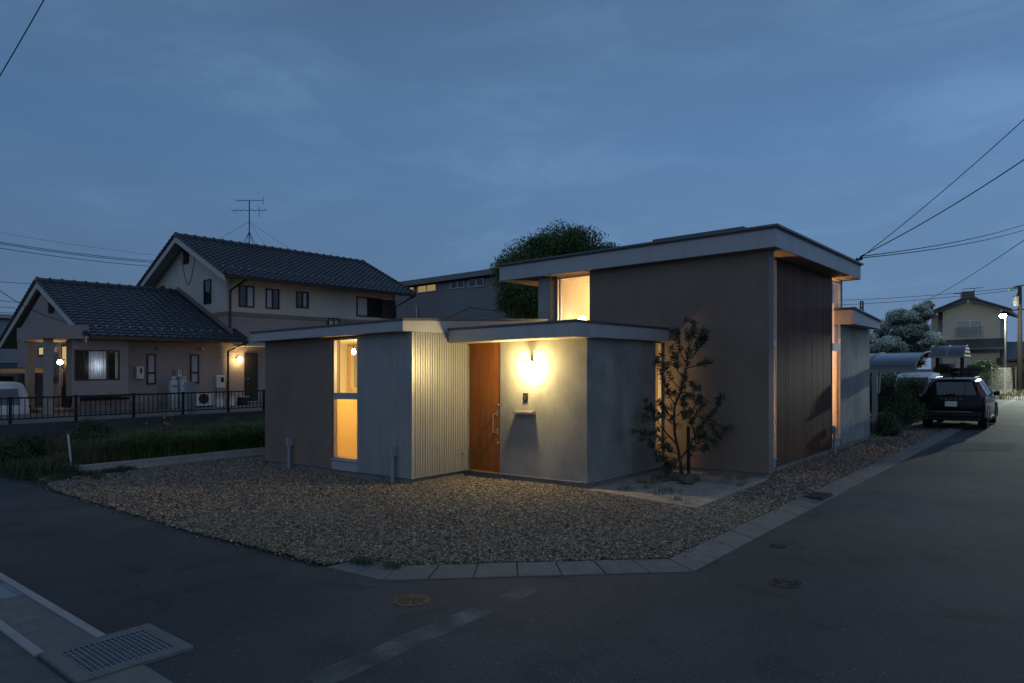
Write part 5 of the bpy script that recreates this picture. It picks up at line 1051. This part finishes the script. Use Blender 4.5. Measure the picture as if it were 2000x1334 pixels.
# bits between
def bxpx(name, px0, px1, py0, py1, D, dep, m, label, cat, group=None):
    a, c = sxw(px0, py1, D), sxw(px1, py0, D); return tag(MB(xy).box(a[0], c[0], D, D+dep, max(a[2], -.1), c[2]).build(name, m), label, cat, group)
bxpx('brick_wall', 1833, 1864, 710, 745, 38, .2, pink_brick, 'pink brick wall section behind the arched carport posts', 'wall')
b = MB(xy); cc = [sxw(x, y, 37.) for x, y in ((1871, 737), (1890, 737))]
e = empty('storage_box', (cc[0][0]+.3, 37, .9), 'left dark storage chest stacked behind the black car', 'box', 'storage chests', f=xy); z = cc[0][2]
MB(xy).box(cc[0][0], cc[0][0]+.58, 37, 37.6, 0.0, z+.27).build('body', ventm, e, bevel=.02); MB(xy).box(cc[0][0]-.01, cc[0][0]+.59, 36.98, 37.6, z+.29, z+.50).build('lid', ventm, e, bevel=.02)
e = empty('storage_box', (cc[1][0]+.4, 37, .9), 'right dark storage chest stacked behind the black car', 'box', 'storage chests', f=xy)
MB(xy).box(cc[1][0]+.09, cc[1][0]+.62, 37, 37.6, 0.0, z+.27).build('body', ventm, e, bevel=.02); MB(xy).box(cc[1][0]+.08, cc[1][0]+.63, 36.98, 37.6, z+.29, z+.50).build('lid', ventm, e, bevel=.02)
bxpx('garden_wall', 1868, 1896, 700, 722, 44, .2, stucco, 'pale wall lit by the lamp seen under the arched carport', 'wall')
a = sxw(1765, 828, 24.6); e = tag(MB(xy).prism([(a[0]-.22, 24.6, 0), (a[0]+.18, 24.5, 0), (a[0]+.21, 24.85, .72), (a[0]-.17, 24.95, .74)], (.02, .05, 0)).build('leaning_board', beige), 'beige board leaning upright beside the black car', 'board')
a = sxw(1702, 828, 23.6); tag(MB(xy).box(a[0]-.2, a[0]+.14, 23.5, 23.9, .02, .22).build('blue_bucket', blue_m, bevel=.03), 'small blue tub just behind the end of the modern house', 'tub')
e = empty('notice_post', gp((25.6, 4.75, 0)), 'dark red panel standing in the hedge beside the carport post', 'panel', f=lambda p: p)
MB().box(25.6, 25.64, 4.75, 5.05, .55, 1.45).build('panel', brown_fr, e); MB().box(25.64, 25.68, 4.74, 4.8, 0, 1.5).build('post', pole_m, e)
for k, (px, v, r, n, m, l) in enumerate(((1742, 4.9, .95, 8000, leaf_b, 'dark hedge shrub behind the carport post'), (1780, 4.75, 1.08, 9500, leaf_b, 'dark hedge shrub in the middle, behind the leaning board'), (1806, 4.6, .8, 5500, leaf_b, 'hedge shrub right beside the black car'), (1730, 4.5, .45, 3000, leaf_b, 'low shrub at the foot of the hedge'))):
    s = (px-1000)/F; t = v/(UX-UY*s) if k != 2 else 29.; u, vv = (t*(UX*s+UY), t*(UX-UY*s)); shrub('hedge_shrub', l, (u, vv, 0), r, n, .07, m, squash=1.1, group='hedge shrubs by the carport')
for px, d_, r, l, m in ((1925, 44, .75, 'bright green shrub behind the wire fence, lamplight put into its leaf colour', leaf_l), (1905, 43, .55, 'smaller bright shrub left of the lit one by the fence', leaf_l), (1838, 38, .5, 'climbing shrub on the carport post', leaf_b)):
    x, y, w = sxw(px, 712, d_); shrub('lit_shrub', l, (UX*x+UY*y, -UY*x+UX*y, w-.5), r, 3600, .09, m, squash=.7)
for k, (px, d_, r, l) in enumerate(((1706, 29.5, 1.0, 'tall dark hedge bush far left under the curved carport'), (1742, 30.5, 1.1, 'tall dark hedge bush behind the carport sheet, second from the left'), (1800, 39.5, 1.0, 'dark bush behind the half hidden white van'), (1845, 41, 1.0, 'dark bush behind the arched carport posts'), (1925, 55, 1.5, 'dark bush behind the chain link fence, left of the lamp pole'), (1958, 57, 1.4, 'dark bush behind the chain link fence by the lamp pole'), (1985, 58, 1.2, 'dark bush behind the fence next to the utility pole'))):
    x, y, w = sxw(px, 760, d_); shrub('hedge_bush', l, (UX*x+UY*y, -UY*x+UX*y, 0), r, 6500, .11, leaf_b, squash=1.15, group='dark bushes behind the carports')
# chain link fence
e = empty('wire_fence', sxw(1950, 765, 50)[:2]+(0,), 'chain link fence with posts beside the street lamp pole', 'fence', f=xy)
pa, pb = sxw(1908, 760, 42), sxw(1984, 764, 52); zt = 2.03; dirv = Vector((pb[0]-pa[0], pb[1]-pa[1])); Lf = dirv.length; b = MB(xy)
for t in (0, .33, .66, 1.): MB(xy).tube([(pa[0]+dirv.x*t, pa[1]+dirv.y*t, 0), (pa[0]+dirv.x*t, pa[1]+dirv.y*t, zt)], .035, 6).build('post', pole_m, e)
k = -1.8
while k < Lf:
    for sg in (1, -1):
        a0, a1 = (k, k+1.8) if sg > 0 else (k+1.8, k); z0, z1 = .15, 1.95
        lo, hi = 0, 1; P0 = a0/Lf; P1 = a1/Lf
        if min(a0, a1) < 0 or max(a0, a1) > Lf: continue
        b.tube([(pa[0]+dirv.x*P0, pa[1]+dirv.y*P0, z0), (pa[0]+dirv.x*P1, pa[1]+dirv.y*P1, z1)], .004, 3)
    k += .24
b.tube([(pa[0], pa[1], 1.97), (pb[0], pb[1], 1.97)], .02, 5); b.build('mesh', iron, e)
q = []
for c, yc, dd in ((1975, 766, 50), (1990, 765, 52), (1962, 768, 48), (1945, 770, 44)):
    x = rng.normal(0, .6, 350)+sxw(c, yc, dd)[0]; y = rng.normal(0, 1.6, 350)+dd; q.append(np.stack([x, y], 1))
q = np.concatenate(q); Vb, Fb = blades(np.stack([q[:, 0], q[:, 1], SHEAR*q[:, 0]], 1), rng.uniform(.15, .5, len(q)), .02, .8); tag(npmesh('verge_grass', Vb, Fb, leaf_dry, tone=np.repeat(rng.uniform(.3, 1, len(q)), 8)), 'dry grass round the foot of the street lamp', 'grass', kind='stuff')
# far mast and a belt of distant houses
tag(MB(xy).tube([sxw(1681, 640, 70), sxw(1681, 588, 70)], .08, 5).tube([sxw(1685.5, 640, 70), sxw(1685.5, 588, 70)], .08, 5).tube([sxw(1680, 601, 70), sxw(1686, 601, 70)], .06, 5).tube([sxw(1680, 589, 70), sxw(1686, 589, 70)], .06, 5).build('mast', brown_fr), 'twin post mast far behind the low roof', 'mast')
# ---------------------------------------------------------------- dusk sky
W = bpy.data.worlds.new('World'); S.world = W; W.use_nodes = True; nt = W.node_tree; L = nt.links.new; nt.nodes.clear()
sky = nn(nt, 'ShaderNodeTexSky', sky_type='NISHITA'); sky.sun_disc = False; sky.sun_elevation = math.radians(SUN_EL); sky.sun_rotation = math.radians(SUN_ROT); sky.air_density = 1.; sky.dust_density = .6; sky.ozone_density = 3.
tc = nn(nt, 'ShaderNodeTexCoord'); sx = nn(nt, 'ShaderNodeSeparateXYZ'); L(tc.outputs['Generated'], sx.inputs[0])
mp = nn(nt, 'ShaderNodeMapping'); mp.inputs['Scale'].default_value = (1.0, 1.0, 3.2); mp.inputs['Rotation'].default_value = (0, .25, .4); L(tc.outputs['Generated'], mp.inputs[0])
n1 = nn(nt, 'ShaderNodeTexNoise'); n1.inputs['Scale'].default_value = 1.5; n1.inputs['Detail'].default_value = 7; n1.inputs['Roughness'].default_value = .52; n1.inputs['Distortion'].default_value = .35; L(mp.outputs[0], n1.inputs['Vector'])
cr = nn(nt, 'ShaderNodeMapRange', interpolation_type='SMOOTHSTEP'); cr.inputs[1].default_value = .36; cr.inputs[2].default_value = .72; L(n1.outputs['Fac'], cr.inputs[0])
n2 = nn(nt, 'ShaderNodeTexNoise'); n2.inputs['Scale'].default_value = 5.5; n2.inputs['Detail'].default_value = 9; n2.inputs['Roughness'].default_value = .58; n2.inputs['Distortion'].default_value = .5; L(mp.outputs[0], n2.inputs['Vector'])
c2 = nn(nt, 'ShaderNodeMapRange', interpolation_type='SMOOTHSTEP'); c2.inputs[1].default_value = .44; c2.inputs[2].default_value = .68; c2.inputs[3].default_value = .35; L(n2.outputs['Fac'], c2.inputs[0])
mm = nn(nt, 'ShaderNodeMath', operation='MULTIPLY'); L(cr.outputs[0], mm.inputs[0]); L(c2.outputs[0], mm.inputs[1])
mu = nn(nt, 'ShaderNodeMath', operation='MULTIPLY'); mu.inputs[1].default_value = .6; L(mm.outputs[0], mu.inputs[0])
ramp = nn(nt, 'ShaderNodeValToRGB'); L(sx.outputs[2], ramp.inputs[0]); R = ramp.color_ramp
R.elements[0].position = 0.; R.elements[0].color = (*SKY[0], 1); R.elements[1].position = .62; R.elements[1].color = (*SKY[3], 1)
for p, c in ((.10, SKY[1]), (.30, SKY[2])): e = R.elements.new(p); e.color = (*c, 1)
mx = nn(nt, 'ShaderNodeMix', data_type='RGBA'); L(mu.outputs[0], mx.inputs[0]); L(ramp.outputs[0], mx.inputs[6]); mx.inputs[7].default_value = (*CLOUD, 1)
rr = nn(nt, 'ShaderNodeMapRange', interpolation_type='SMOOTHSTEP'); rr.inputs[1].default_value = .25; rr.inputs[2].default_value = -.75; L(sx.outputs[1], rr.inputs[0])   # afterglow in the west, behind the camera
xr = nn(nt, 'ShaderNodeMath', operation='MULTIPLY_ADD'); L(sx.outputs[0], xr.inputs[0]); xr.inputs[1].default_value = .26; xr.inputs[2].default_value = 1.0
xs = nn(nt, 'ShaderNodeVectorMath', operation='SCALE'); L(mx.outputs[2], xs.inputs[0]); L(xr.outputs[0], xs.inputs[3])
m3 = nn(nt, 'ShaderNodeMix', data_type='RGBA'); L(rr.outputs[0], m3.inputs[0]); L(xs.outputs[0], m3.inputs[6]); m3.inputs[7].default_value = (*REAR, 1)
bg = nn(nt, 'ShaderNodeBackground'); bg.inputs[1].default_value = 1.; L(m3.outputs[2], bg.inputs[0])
bg2 = nn(nt, 'ShaderNodeBackground'); bg2.inputs[1].default_value = NISH; L(sky.outputs[0], bg2.inputs[0])
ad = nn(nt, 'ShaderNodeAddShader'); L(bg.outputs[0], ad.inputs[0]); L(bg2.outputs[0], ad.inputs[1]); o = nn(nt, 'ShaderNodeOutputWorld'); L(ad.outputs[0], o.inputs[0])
# ---------------------------------------------------------------- camera
c = bpy.data.cameras.new('camera'); c.lens = F/2000*36; c.sensor_width = 36; c.shift_y = (HY-667)/2000; c.clip_end = 3000; c.clip_start = .05
co = bpy.data.objects.new('camera', c); COL.objects.link(co); co.location = (0, 0, EYE); co.rotation_euler = (PI/2, 0, 0); S.camera = co
S.view_settings.view_transform = 'Standard'; S.view_settings.look = 'None'; S.view_settings.exposure = 0; S.view_settings.gamma = 1
S.cycles.use_denoising = True; S.cycles.sample_clamp_indirect = 6; S.cycles.max_bounces = 8; S.cycles.transparent_max_bounces = 12; S.cycles.caustics_reflective = False; S.cycles.caustics_refractive = False
